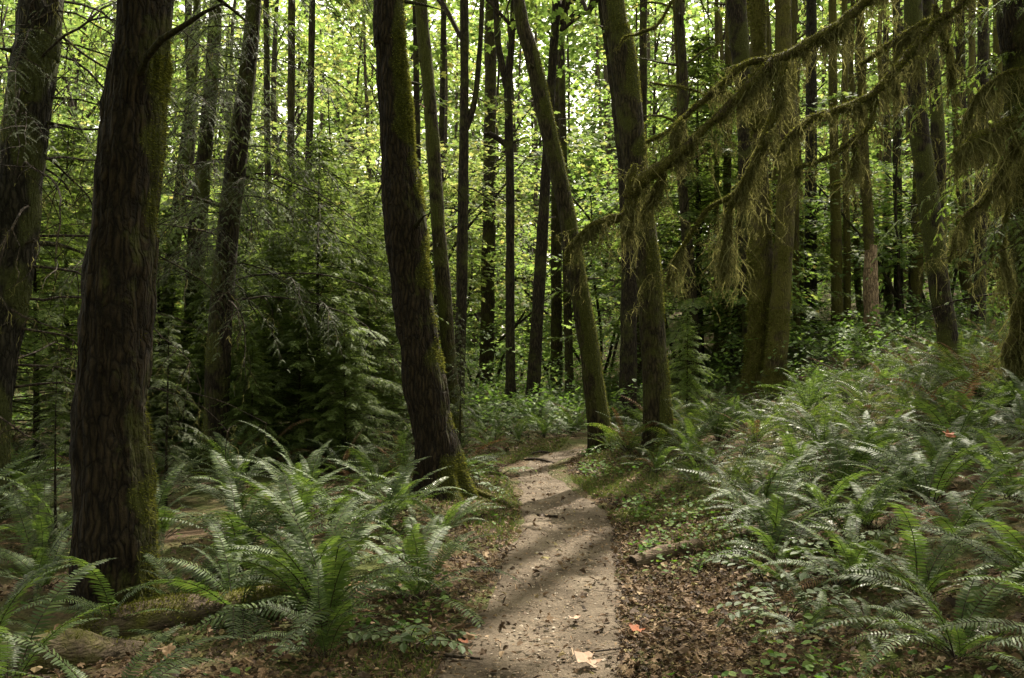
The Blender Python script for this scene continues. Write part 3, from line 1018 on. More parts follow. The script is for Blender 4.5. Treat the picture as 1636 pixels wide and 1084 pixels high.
# ------------------------------------------------------------------ hand traced trees
def traced(name, D, pts, label, cat='tree', bark=BARK_DARK, ztop=13, n=20, lump=0.08, furrow=0.006, flare=0.25, moss=0, mossL=0.03, mside=0.35,
           crown=None, group=None, step=0.10, mthr=0.0, forks=(), seed=None, base_z=None):
    """pts: (photo x, y, width) listed from base to top"""
    q = [np.append(P(a, b, D), PXW(c, D) / 2) for a, b, c in pts]
    x0 = q[0][0]
    zb = hz(x0, D) if base_z is None else base_z
    if q[0][2] > zb - 0.1:
        q.insert(0, np.array([x0 + (q[0][0] - q[1][0]) * 0.1, D, zb - 0.15, q[0][3] * 1.02]))
    top, prev = q[-1], q[-2]
    if ztop > top[2] + 0.4:
        sl = (top - prev) / max(top[2] - prev[2], 0.3)
        e1 = top + sl * (ztop - top[2]) * np.array([0.5, 0.5, 1, 0])
        e1[2] = ztop
        e1[3] = top[3] * 0.55
        mid = (top + e1) / 2
        q += [mid, e1]
    c = catmull(q, step)
    base = np.array([x0, D, zb])
    s_ = seed if seed is not None else x0 * 3.7 + D
    root = thing(name, base, label, cat, group)
    r = np.random.default_rng(int(abs(s_ * 1000)) % 99991)
    b = MB()
    V, Dn = trunk(b, c[:, :3], c[:, 3], n, lump, furrow, flare, s_)
    for fk in forks:
        fq = catmull([np.append(P(a_, b_, D), PXW(c_, D) / 2) for a_, b_, c_ in fk], step)
        tube(b, fq[:, :3], fq[:, 3], max(8, n // 2), 0, lump=0.1)
    for _ in range(r.integers(3, 8)):
        i_ = r.integers(int(len(c) * 0.12), max(int(len(c) * 0.7), int(len(c) * 0.12) + 2))
        az_ = r.uniform(0, 6.28)
        Ls = r.uniform(0.06, 0.30) if r.random() < 0.6 else r.uniform(0.3, 0.9)
        d_ = np.array([math.cos(az_), math.sin(az_), r.uniform(0, 0.7)])
        bp_ = branch_path(c[i_, :3] + d_ * np.array([1, 1, 0]) * c[i_, 3] * 0.7, d_, Ls + c[i_, 3] * 0.3, r, 0.2, 0.25, 6)
        tube(b, bp_, np.linspace(min(0.03, c[i_, 3] * 0.18), 0.006, 6), 7, 0, lump=0.2)
    to = b.build('trunk', [bark], root, base, smooth=True)
    if moss:
        mbm = MB()
        def dens(p, nr):
            v = fbm(p * 2.3 + s_, 3) * 0.75 + mside * nr[..., 0] + 0.15 * nr[..., 2] - mthr + 0.35 * np.exp(-np.maximum(p[..., 2] - zb, 0) / 0.3)
            return np.clip(v * 2.5, 0.0, 1)
        me = to.data
        av = np.full(len(me.vertices), 0.25, np.float32)
        dv = dens(V, Dn).ravel()
        av[:len(dv)] = dv
        me.attributes.new('moss', 'FLOAT', 'POINT').data.foreach_set('value', av)
        vis = c[:, 2] < zb + EYE + D * 0.45
        m_ = max(3, int(vis.sum()))
        fuzz(mbm, V[:m_], Dn[:m_], moss, mossL, mossL * 0.13, r, dens)
        if mbm.n:
            mbm.build('moss', [MOSS], root, base)
    if crown:
        cz, rad, ns, mat = crown
        cb = MB()
        ctop = c[-1]
        maple_crown(cb, (ctop[0], D, cz), rad, ns, r, cull=True, trunk_xy=(ctop[0], ctop[1]))
        cb.build('crown', [mat, TWIG], root, base)
    return root, c, base, V, Dn

T1 = traced('maple_tree', 5.5, [(178, 985, 142), (179, 900, 126), (178, 700, 118), (189, 500, 112), (205, 300, 104), (221, 100, 95), (232, 0, 86)],
            'large near black trunk at left with yellow moss down its right edge', bark=BARK_NEAR, n=72, lump=0.10, furrow=0.02, flare=0.06, moss=60000, mossL=0.026,
            mside=1.25, mthr=0.98, step=0.05, crown=(11.5, (3.2, 3.0, 3.0), 110, LEAF))
T2 = traced('maple_tree', 9.3, [(702, 795, 76), (698, 740, 68), (693, 680, 66), (680, 600, 66), (665, 520, 64), (655, 450, 63), (649, 390, 62), (644, 330, 60), (638, 270, 54), (631, 180, 52), (624, 80, 49), (618, 0, 48)],
            'thick curved trunk left of the trail with a bright moss ridge along its right side', bark=BARK_NEAR, n=64, lump=0.15, furrow=0.016, flare=0.4, moss=80000, mossL=0.032,
            mside=0.7, mthr=0.14, step=0.06, crown=(13, (3.5, 3.2, 3.2), 110, LEAF))
T0 = traced('conifer_tree', 8.0, [(-30, 830, 74), (-15, 600, 72), (12, 450, 72), (35, 250, 70), (55, 100, 68), (66, 0, 66)],
            'grey leaning conifer trunk at the far left edge with bare drooping twigs', bark=BARK_GREY, n=40, lump=0.05, furrow=0.012, moss=6000, mossL=0.02, mthr=0.1, step=0.07)
T15 = traced('cedar_tree', 11.0, [(343, 752, 48), (346, 680, 40), (347, 600, 38), (355, 480, 36), (364, 380, 34), (378, 250, 32), (395, 120, 27), (405, 0, 24)],
             'black slim trunk behind the left ferns under silvery cedar sprays', bark=BARK_DARK, n=28, moss=7000, mossL=0.03, mside=-0.5, mthr=0.1)
T16 = traced('maple_tree', 15.0, [(262, 640, 24), (268, 480, 22), (284, 340, 20), (300, 200, 17), (312, 60, 14)], 'thin dark trunk just right of the large left trunk, leaning right', bark=BARK_DARK, moss=2500)
T17 = traced('maple_tree', 14.0, [(305, 660, 32), (309, 540, 30), (313, 420, 29), (322, 300, 26), (336, 150, 22), (345, 0, 20)], 'dark mossy trunk between the thin leaning one and the black cedar', bark=BARK_DARK, moss=4000)
T3 = traced('alder_tree', 14.0, [(728, 690, 27), (720, 600, 25), (712, 500, 24), (703, 400, 24), (693, 250, 22), (684, 130, 21), (672, 0, 21)], 'slender brown trunk right behind the thick curved one', bark=BARK_RED, moss=5000, mossL=0.02, mside=-0.3, mthr=0.1, crown=(10.5, (2.6, 2.6, 3), 38, LEAF))
T4 = traced('alder_tree', 18.0, [(733, 665, 18), (735, 560, 17), (738, 450, 19), (740, 300, 17), (742, 150, 14), (742, 0, 14)], 'slim dark trunk forked above, second right of the thick curved one', bark=BARK_DARK,
            forks=[[(740, 215, 12), (752, 185, 10), (760, 150, 9), (768, 60, 8), (771, -20, 7)]], crown=(10.5, (2.6, 2.6, 3), 38, LEAF))
T5 = traced('alder_tree', 20.0, [(816, 665, 18), (815, 560, 15), (815, 450, 15), (815, 300, 14), (813, 200, 14), (812, 140, 13), (818, 60, 10), (820, -10, 9)], 'slim dark trunk over the trail with a Y fork and a stub at left', bark=BARK_DARK,
            forks=[[(812, 150, 12), (803, 110, 11), (795, 60, 10), (792, -15, 9)], [(813, 235, 11), (800, 225, 10), (782, 214, 8), (774, 215, 6)]], crown=(11.5, (2.6, 2.6, 3), 38, LEAF_YEL))
T6 = traced('maple_tree', 13.4, [(960, 730, 44), (957, 690, 38), (945, 580, 33), (928, 480, 30), (912, 380, 28), (895, 290, 28), (872, 190, 27), (850, 90, 25), (828, 0, 22)],
            'leaning brown trunk standing beside the bend of the trail', bark=BARK_RED, n=36, moss=26000, mossL=0.026, mside=0.45, mthr=0.10, crown=(11, (3, 3, 3), 42, LEAF))
T7 = traced('alder_tree', 20.0, [(849, 670, 24), (856, 550, 21), (864, 420, 19), (874, 250, 15), (881, 130, 14), (889, 0, 12)], 'dark slim trunk seen just left of the leaning brown one', bark=BARK_DARK, crown=(11.5, (2.6, 2.6, 3), 38, LEAF))
T8 = traced('maple_tree', 12.4, [(1052, 745, 52), (1051, 700, 46), (1048, 620, 44), (1042, 520, 42), (1035, 420, 41), (1022, 320, 40), (1010, 220, 42), (1000, 130, 41), (990, 60, 40), (979, 0, 38)],
            'straight brown mossy trunk right of the trail behind the draped limb', bark=BARK_RED, n=44, lump=0.06, moss=34000, mossL=0.028, mside=0.5, mthr=0.10, crown=(11.5, (3, 3, 3), 42, LEAF))
T9 = traced('maple_tree', 19.0, [(1003, 640, 28), (1004, 520, 27), (1005, 420, 26), (996, 250, 22), (975, 80, 17), (962, 0, 15)], 'nearly black trunk in the gap between the two brown trail trunks', bark=BARK_DARK, crown=(11.5, (2.6, 2.6, 3), 38, LEAF))
T10 = traced('maple_tree', 19.0, [(1205, 598, 36), (1212, 520, 36), (1217, 440, 39), (1216, 360, 33), (1213, 250, 26), (1212, 120, 26), (1210, 0, 25)], 'left trunk of the moss grown pair on the slope', bark=BARK_MOSSY, ztop=25, n=26, lump=0.14, moss=26000, mossL=0.06, mside=0.0, mthr=-0.1, crown=(25, (3, 3, 3), 40, LEAF))
T10b = traced('maple_tree', 18.6, [(1237, 600, 38), (1245, 500, 33), (1252, 400, 30), (1258, 300, 29), (1258, 200, 30), (1255, 120, 28), (1250, 0, 26)], 'right trunk of the moss grown pair on the slope', bark=BARK_MOSSY, ztop=25, n=26, lump=0.12, moss=22000, mossL=0.05, mside=0.0, mthr=-0.05, crown=(26, (3, 3, 3), 40, LEAF))
T10c = traced('maple_tree', 21.0, [(1196, 590, 22), (1196, 450, 24), (1195, 300, 26), (1189, 150, 28), (1181, 60, 30), (1177, 0, 30)], 'dark trunk with a crooked top just left of the moss grown pair', bark=BARK_DARK, moss=4000, mossL=0.04, crown=(15, (3, 3, 3), 35, LEAF))
T11 = traced('maple_tree', 15.0, [(1521, 590, 32), (1513, 530, 30), (1500, 450, 32), (1487, 340, 33), (1476, 260, 32), (1467, 190, 30), (1462, 100, 28), (1458, 0, 27)], 'dark leaning trunk rising from the ferns at right, green at its foot', bark=BARK_DARK, n=30, moss=8000, mossL=0.03, mside=-0.2, mthr=0.05, crown=(12, (3, 3, 3), 42, LEAF))
T11b = traced('maple_tree', 18.0, [(1505, 500, 18), (1503, 380, 18), (1500, 240, 20), (1492, 120, 20), (1482, 0, 19)], 'thinner trunk hidden behind the dark leaning one at right', bark=BARK_DARK, moss=2500, crown=(14, (2.5, 2.5, 3), 50, LEAF))
T14 = traced('conifer_tree', 10.0, [(1668, 640, 96), (1662, 450, 90), (1655, 250, 86), (1648, 100, 82), (1640, 0, 80)], 'broad dark trunk cut off by the right edge', bark=BARK_NEAR, n=40, lump=0.08, furrow=0.016, moss=9000, mossL=0.03, mside=-0.3, crown=(12, (3.4, 3, 3), 100, LEAF))
T13 = traced('alder_tree', 23.0, [(1338, 545, 18), (1337, 470, 18), (1336, 400, 18), (1334, 290, 16), (1331, 150, 14), (1330, 0, 12)], 'thin moss covered trunk left of the pale snag', bark=BARK_MOSSY, moss=3000, mossL=0.05, mside=0, mthr=-0.1, crown=(15, (2.6, 2.6, 3), 50, LEAF))
T13b = traced('alder_tree', 23.5, [(1354, 540, 12), (1353, 400, 11), (1351, 250, 10), (1349, 0, 9)], 'pole thin mossy trunk squeezed between the thin mossy trunk and the pale snag', bark=BARK_MOSSY, moss=1500, mossL=0.04, mside=0, crown=(15, (2.2, 2.2, 3), 40, LEAF))
for px_, D_, w_, lean, lb, mt in [
    (463, 20, 14, 2, 'left of two slim dark trunks rising behind the hemlock saplings', BARK_RED), (487, 19, 13, 8, 'right of two slim dark trunks rising behind the hemlock saplings', BARK_DARK),
    (430, 21, 12, -3, 'dark trunk in the upper left wood between the cedar and the slim pair', BARK_DARK), (700, 24, 11, 6, 'thin trunk glimpsed just right of the slender brown trunk', BARK_DARK),
    (670, 22, 12, -4, 'thin trunk glimpsed between the thick curved and the slender brown trunk', BARK_DARK), (905, 24, 13, -6, 'thin trunk behind the leaning brown one, among bright leaves', BARK_RED),
    (780, 26, 22, 3, 'reddish trunk in the background left of the Y forked one', BARK_RED), (889, 26, 18, 0, 'brown trunk in the background just left of the trail bend', BARK_RED),
    (1160, 24, 14, 3, 'thin mossy trunk left of the moss grown pair, near the snagged limb', BARK_MOSSY), (1145, 25, 9, 0, 'pole thin mossy trunk furthest left on the slope', BARK_MOSSY),
    (1025, 25, 15, 2, 'straight brown trunk behind the top of the straight mossy trunk', BARK_RED), (1295, 26, 20, 1, 'grey straight trunk on the slope right of the moss grown pair', BARK_GREY),
    (1435, 26, 14, -2, 'thin trunk on the slope between the pale snag and the leaning dark trunk', BARK_DARK), (1565, 20, 20, 4, 'dark trunk among the drooping moss right of the leaning one', BARK_DARK),
    (1545, 24, 16, -8, 'thin dark trunk leaning left near the right edge', BARK_DARK), (1600, 22, 18, -4, 'mossy trunk just inside the right edge behind the hanging moss', BARK_MOSSY)]:
    by = 545 if px_ > 1100 else 660
    traced('alder_tree', D_, [(px_ - lean * 1.0, by, w_ * 1.1), (px_, 420, w_), (px_ + lean, 200, w_ * 0.9), (px_ + lean * 1.5, 0, w_ * 0.8)], lb, bark=mt, n=14, step=0.25, flare=0.2, furrow=0.004,
           moss=1200 if mt is BARK_MOSSY else 0, mossL=0.05, mside=0, crown=(D_ * 0.4 + 4.5, (2.6, 2.6, 3.2), 32, LEAF_YEL if px_ < 700 else LEAF))

# pale broken snag
q = [np.append(P(a, b, 21), PXW(c, 21) / 2) for a, b, c in [(1393, 585, 26), (1393, 520, 25), (1391, 450, 24), (1392, 392, 18)]]
q.insert(0, q[0] * np.array([1, 1, 1, 1.05]) - np.array([0, 0, 0.4, 0]))
c_ = catmull(q, 0.06)
base = np.array([q[0][0], 21, hz(q[0][0], 21)])
sn = thing('dead_snag', base, 'pale broken snag of bare wood on the slope with a mossy foot', 'dead tree')
b = MB(); k_ = int(len(c_) * 0.42)
trunk(b, c_[:k_ + 1, :3], c_[:k_ + 1, 3] * 1.06, 20, 0.12, 0.01, 0.1, 3.3)
b.build('mossy_base', [BARK_MOSSY], sn, base, smooth=True)
b = MB()
trunk(b, c_[k_ - 1:, :3], c_[k_ - 1:, 3], 20, 0.08, 0.012, 0.0, 5.1)
b.build('trunk', [WOOD_PALE], sn, base, smooth=True)
b = MB()
q2 = catmull([np.append(P(a, bb, 21), PXW(c, 21) / 2) for a, bb, c in [(1388, 400, 15), (1386, 330, 17), (1380, 250, 16), (1376, 100, 13), (1374, 0, 12)]], 0.15)
V_, D_n = tube(b, q2[:, :3], q2[:, 3], 14, 0, lump=0.15)
fuzz(b, V_, D_n, 2500, 0.06, 0.008, rng, None)
b.build('upper_stem', [BARK_MOSSY], sn, base, smooth=True)

# ------------------------------------------------------------------ moss draped limbs
def limb(name, label, D, paths, hang=1.0, cat='limb', bark=BARK_MOSSY, dense=220, Lmean=0.16, twigs=0, seed=1, fz=900):
    """paths: lists of (photo x, y, width px, depth offset); one thing with branches and hanging moss"""
    r = np.random.default_rng(seed)
    p0 = P(*paths[0][0][:2], D + paths[0][0][3])
    root = thing(name, p0, label, cat)
    hm = MB()
    for i, pa in enumerate(paths):
        q = catmull([np.append(P(a, b_, D + dd), PXW(c, D) / 2) for a, b_, c, dd in pa], 0.06)
        pts = q[:, :3] + 0.032 * np.stack([fbm(q[:, :3] * 2.4 + k * 9 + i, 3) for k in range(3)], -1)
        b = MB()
        V, Dn = tube(b, pts, q[:, 3] * 0.80, 10, 0, lump=0.38)
        Lg = np.linalg.norm(np.diff(pts, axis=0), axis=1).sum()
        fuzz(b, V, Dn, int(fz * Lg), 0.026, 0.004, r, None, 0.2, 1)
        for _ in range(int(twigs * Lg)):
            j = r.integers(1, len(pts) - 1)
            tp = branch_path(pts[j], nrm(r.normal(0, 1, 3) * np.array([1, 0.7, 0.5]) + np.array([-0.2, 0, -0.3])), r.uniform(0.2, 0.8), r, 0.6, 0.5)
            Vt, Dt = tube(b, tp, np.linspace(0.007, 0.002, len(tp)), 4, 0, cap=False)
            fuzz(b, Vt, Dt, 60, 0.02, 0.003, r, None, 0.4, 1)
            strands(hm, tp[r.integers(1, len(tp), int(14 * hang))] + r.normal(0, 0.01, (int(14 * hang), 3)), r, Lmean * 0.8)
        b.build('branch', [bark, MOSS], root, p0, smooth=True)
        nst = int(dense * Lg * hang)
        jj = r.random(nst) * (len(pts) - 1)
        w_ = 0.5 + 0.5 * fbm(p3(jj * 0.30 + i * 31, 0 * jj + seed, 0 * jj), 2) / 1.2
        kp = r.random(nst) < np.clip((w_ - 0.42) * 4.0, 0.03, 1)
        jj = jj[kp]
        j0 = jj.astype(int)
        t = (jj - j0)[:, None]
        bp = pts[j0] * (1 - t) + pts[np.minimum(j0 + 1, len(pts) - 1)] * t
        rr = q[j0, 3][:, None]
        off = r.normal(0, 0.5, bp.shape) * np.array([1, 1, 0]) * rr
        strands(hm, bp + off - np.array([0, 0, 0.4]) * rr, r, Lmean * np.clip(0.25 + 1.6 * (w_[kp] - 0.3), 0.2, 1.7))
    if hm.n:
        hm.build('hanging_moss', [MOSS_HANG], root, p0)
    return root

limb('mossy_limb', 'long broken limb thick with hanging moss, slanting from the upper right to the trail trunks', 11.0, [
    [(1420, -30, 15, .2), (1385, 3, 16, .15), (1335, 42, 18, .1), (1285, 78, 21, 0), (1240, 102, 24, 0), (1205, 128, 20, -.05), (1160, 178, 17, -.1), (1112, 225, 18, -.15), (1062, 262, 22, -.2), (1022, 292, 26, -.2), (1003, 318, 26, -.2)],
    [(1245, 92, 16, .05), (1200, 100, 14, .1), (1165, 122, 13, .1), (1130, 155, 11, .1), (1090, 190, 9, .1), (1062, 215, 7, .05), (1035, 232, 5, 0)],
    [(1014, 262, 6, -.2), (1012, 275, 15, -.2), (1009, 305, 22, -.2), (1006, 340, 22, -.2), (1003, 365, 10, -.2)],
    [(1004, 338, 15, -.2), (980, 350, 15, -.2), (950, 362, 14, -.2), (925, 375, 13, -.2), (910, 392, 10, -.2), (905, 420, 7, -.2)],
    [(1032, 335, 14, -.1), (1045, 305, 13, -.1), (1062, 275, 12, -.1)],
    [(1248, 100, 14, -.1), (1243, 140, 14, -.15), (1238, 180, 13, -.2), (1226, 218, 12, -.25), (1206, 250, 11, -.3), (1188, 290, 11, -.3), (1172, 320, 10, -.3), (1164, 360, 8, -.3), (1155, 410, 6, -.3), (1150, 450, 4, -.3)],
    [(1185, 298, 10, -.3), (1160, 318, 9, -.25), (1130, 335, 8, -.2), (1110, 365, 7, -.2), (1088, 400, 5, -.2), (1068, 450, 4, -.2)],
    [(1085, 243, 9, -.1), (1078, 215, 8, -.1), (1090, 190, 6, 0)],
], hang=1.0, dense=980, Lmean=0.18, twigs=4.0, seed=3, fz=1800)
limb('mossy_limb', 'gnarled forked limb hanging in at the upper right, tips dipping towards the moss grown pair', 10.0, [
    [(1560, -40, 12, .1), (1535, 5, 14, 0), (1515, 22, 15, 0), (1485, 32, 14, 0), (1450, 52, 12, 0), (1415, 75, 11, .1), (1375, 105, 8, .2)],
    [(1500, 30, 13, 0), (1480, 52, 14, -.1), (1450, 85, 14, -.2), (1428, 112, 14, -.3), (1405, 138, 15, -.3), (1380, 158, 15, -.3), (1345, 172, 13, -.3), (1310, 182, 12, -.3), (1288, 195, 11, -.3), (1265, 215, 8, -.3), (1245, 250, 5, -.3)],
    [(1398, 145, 9, -.3), (1393, 175, 9, -.3), (1386, 205, 9, -.3), (1362, 222, 8, -.25), (1335, 245, 7, -.2), (1305, 258, 6, -.2), (1270, 268, 5, -.2)],
    [(1490, 10, 10, 0), (1497, 40, 9, .05), (1508, 65, 8, .1), (1515, 100, 7, .1), (1522, 130, 5, .1)],
    [(1440, 58, 8, .1), (1436, 85, 7, .15), (1428, 115, 6, .2), (1432, 150, 4, .2)],
    [(1360, 225, 6, -.2), (1365, 260, 5, -.2), (1350, 290, 4, -.2), (1322, 300, 3, -.2)],
], hang=1.0, dense=850, Lmean=0.18, twigs=7.0, seed=5, fz=1600)
limb('mossy_limb', 'tangled drooping limbs shaggy with moss at the right edge below the broad trunk', 9.6, [
    [(1660, 165, 16, .1), (1625, 185, 15, 0), (1585, 205, 13, -.1), (1550, 222, 11, -.2), (1520, 240, 8, -.3)],
    [(1660, 190, 14, .1), (1620, 235, 13, 0), (1595, 275, 12, 0), (1570, 320, 11, 0), (1545, 345, 10, 0), (1525, 380, 7, 0), (1515, 420, 5, 0)],
    [(1600, 270, 10, 0), (1608, 330, 9, 0), (1600, 390, 8, 0), (1612, 440, 6, 0)],
    [(1650, 440, 18, .3), (1635, 480, 20, .3), (1622, 520, 22, .3), (1610, 570, 24, .3)],
    [(1640, 110, 8, 0), (1600, 120, 8, 0), (1570, 150, 7, 0), (1545, 190, 5, 0), (1530, 230, 4, 0)],
], hang=1.2, dense=560, Lmean=0.22, twigs=5.0, seed=9, fz=1200)
limb('mossy_limb', 'thin bare limb crossing in front of the straight trunk near the top', 12.0, [
    [(1090, -25, 6, 0), (1070, 10, 6, 0), (1045, 45, 6, 0), (1015, 60, 5, 0), (998, 62, 4, 0), (985, 85, 3, 0)],
    [(1035, 130, 3, .5), (1070, 135, 4, .5), (1110, 148, 4, .5), (1150, 160, 3, .5)],
], hang=0.35, dense=120, Lmean=0.08, twigs=2.0, seed=11)

# ------------------------------------------------------------------ conifers: needle sprays
def bough(mb, r, p0, d0, L, droop=0.5, tw=0.16, nl=0.016, mat=0, dens=1.0, stem=1, k=9, hang=0.35, jit=0.12):
    n = max(6, int(L / 0.055))
    s = np.linspace(0, 1, n)
    d0 = nrm(np.asarray(d0, float))
    hor = nrm(np.array([d0[0], d0[1], 0.0]))
    pts = np.asarray(p0) + hor * (s * L * 0.95)[:, None] * math.hypot(d0[0], d0[1]) + np.array([0, 0, 1.0]) * (d0[2] * s * L - droop * L * s ** 2.0)[:, None]
    pts += r.normal(0, 0.012, pts.shape) * s[:, None]
    T, A, B = frames(pts)
    tube(mb, pts[::2], np.linspace(0.006 * L + 0.002, 0.0015, len(pts[::2])), 3, stem, cap=False)
    side = nrm(np.cross(T, np.array([0, 0, 1.0])))
    up = np.cross(side, T)
    i0 = max(1, int(n * 0.12))
    ti, sg = [], []
    for i in range(i0, n):
        for s_ in (-1, 1):
            if r.random() < dens:
                ti.append(i); sg.append(s_)
    ti, sg = np.array(ti), np.array(sg)[:, None]
    N = len(ti)
    if N == 0:
        return
    td_ = nrm(side[ti] * sg + T[ti] * (0.55 + r.random((N, 1)) * 0.3) + r.normal(0, jit, (N, 3)) + np.array([0, 0, -0.25]))
    tl = tw * L ** 0.5 * np.clip(1.15 - s[ti] ** 1.5, 0.18, 1) * np.clip(s[ti] * 4, 0.4, 1) * (0.7 + 0.5 * r.random(N))
    u = (np.arange(k) + 0.7) / k
    idx = np.repeat(np.arange(N), k * 2)
    uu = np.tile(np.repeat(u, 2), N)
    ss = np.tile(np.array([-1, 1] * k), N)
    pp = pts[ti][idx] + td_[idx] * (uu * tl[idx])[:, None] + np.array([0, 0, -1.0]) * (0.9 * tl[idx] * uu ** 2 * hang)[:, None]
    ts = nrm(np.cross(td_, up[ti] + r.normal(0, 0.15, (N, 3))))
    nd = ts[idx] * ss[:, None] + td_[idx] * 0.75 + r.normal(0, 0.14, (len(idx), 3))
    nn = up[ti][idx] + r.normal(0, 0.2, (len(idx), 3))
    R = basis(nd, nn, nl * (0.75 + 0.5 * r.random(len(idx))) * (1.1 - 0.5 * uu))
    mb.scatter([(0, -0.16, 0), (0, 0.16, 0), (0.7, 0.17, 0), (1, 0, 0), (0.7, -0.17, 0)], [[[0, 1, 2, 3, 4]]], pp, R, mat)

def sapling_meshes(seed, H=4.2, nb=90, base=0.1, R0=1.25, droop=0.45, nl=0.026, dens=1.0, tw=0.2, needle=None, up=0.25):
    r = np.random.default_rng(seed)
    b = MB()
    for k in range(nb):
        h = base + (1 - base) * (k / nb) ** 0.9
        L = max(0.12, R0 * (1 - h) ** 0.75 * r.uniform(0.65, 1.15) + 0.08)
        a = k * 2.4 + r.normal(0, 0.3)
        bough(b, r, (0, 0, h * H), (math.cos(a), math.sin(a), r.normal(up, 0.12)), L, droop * r.uniform(0.7, 1.3), tw, nl, dens=dens, k=13, hang=0.35)
    crown = b.mesh('crown', [needle or NEEDLE, TWIG])
    t = MB()
    pts = np.stack([0.03 * np.sin(np.linspace(0, 3, 14)), 0.02 * np.cos(np.linspace(0, 4, 14)), np.linspace(-0.15, H, 14)], -1)
    tube(t, pts, np.linspace(0.035, 0.004, 14), 8)
    return crown, t.mesh('trunk', [BARK_DARK], smooth=True)

SAPS = [sapling_meshes(51, nb=190, R0=1.65, droop=0.28, nl=0.030, tw=0.26), sapling_meshes(52, R0=1.8, nb=175, droop=0.36, nl=0.030, tw=0.27), sapling_meshes(53, nb=60, R0=1.25, dens=0.85, droop=0.5, nl=0.03, tw=0.24, needle=NEEDLE_SILVER)]
def sapling(x, y, h, kind, label, wide=1.0, group='hemlock saplings'):
    root = thing('hemlock_sapling', (x, y, hz(x, y)), label, 'sapling', group)
    c, t = SAPS[kind]
    s = h / 4.2
    rz = rf.uniform(0, 6.28)
    link('crown', c, root, (0, 0, 0), (0, 0, rz), (s * wide, s * wide, s))
    link('trunk', t, root, (0, 0, 0), (0, 0, rz), (s * wide, s * wide, s))

for px_, D_, ytop, kd, wd, lb in [
    (512, 12.6, 222, 0, 1.15, 'tallest hemlock sapling, layered green boughs left of the thick curved trunk'),
    (590, 13.6, 300, 1, 1.05, 'hemlock sapling close against the thick curved trunk, shorter than the tallest'),
    (438, 12.2, 372, 1, 1.1, 'bushy hemlock sapling between the black cedar trunk and the tallest sapling'),
    (552, 11.4, 470, 1, 1.0, 'low hemlock sapling in front of the tallest one, above the ferns'),
    (345, 13.2, 400, 1, 1.1, 'hemlock sapling directly behind the black cedar trunk'),
    (625, 15.5, 330, 0, 1.2, 'hemlock sapling half hidden behind the thick curved trunk'),
    (470, 14.8, 250, 1, 1.0, 'hemlock sapling standing behind the tallest one, left of it'),
    (215, 11.5, 470, 0, 1.4, 'low hemlock sapling half hidden behind the large left trunk'),
    (478, 11.6, 455, 0, 1.1, 'young hemlock between the bushy sapling and the low one, above the ferns'),
    (330, 12.0, 500, 0, 1.2, 'young hemlock right at the left side of the black slim trunk'),
    (402, 11.0, 540, 1, 1.1, 'short young hemlock just right of the black slim trunk'),
    (268, 8.6, 500, 2, 1.2, 'silvery hemlock sapling low beside the right edge of the large left trunk'),
    (92, 6.4, 560, 2, 1.0, 'sparse silvery sapling in the shade left of the large left trunk'),
    (55, 11.5, 250, 1, 1.4, 'dim hemlock sapling behind the leaning grey conifer'),
    (255, 13.5, 330, 0, 1.2, 'dim hemlock sapling behind the large left trunk'),
    (110, 14.5, 200, 1, 1.4, 'tall dim hemlock sapling in the left wood between the two left trunks'),
    (395, 16.0, 260, 0, 1.2, 'hemlock sapling far behind the black cedar trunk'),
    (1098, 15.5, 500, 1, 0.9, 'small drooping hemlock at the top of the fern bank, right of the straight trunk'),
    (1120, 24.0, 60, 1, 1.3, 'dark conifer in the background above the mossy limb'),
    (735, 12.5, 500, 2, 0.7, 'little pale sapling peeping out right of the thick curved trunk'),
]:
    base_ = P(px_, 560, D_)
    top_ = P(px_, ytop, D_)[2]
    sapling(base_[0], D_, top_ - hz(base_[0], D_), kd, lb, wd)

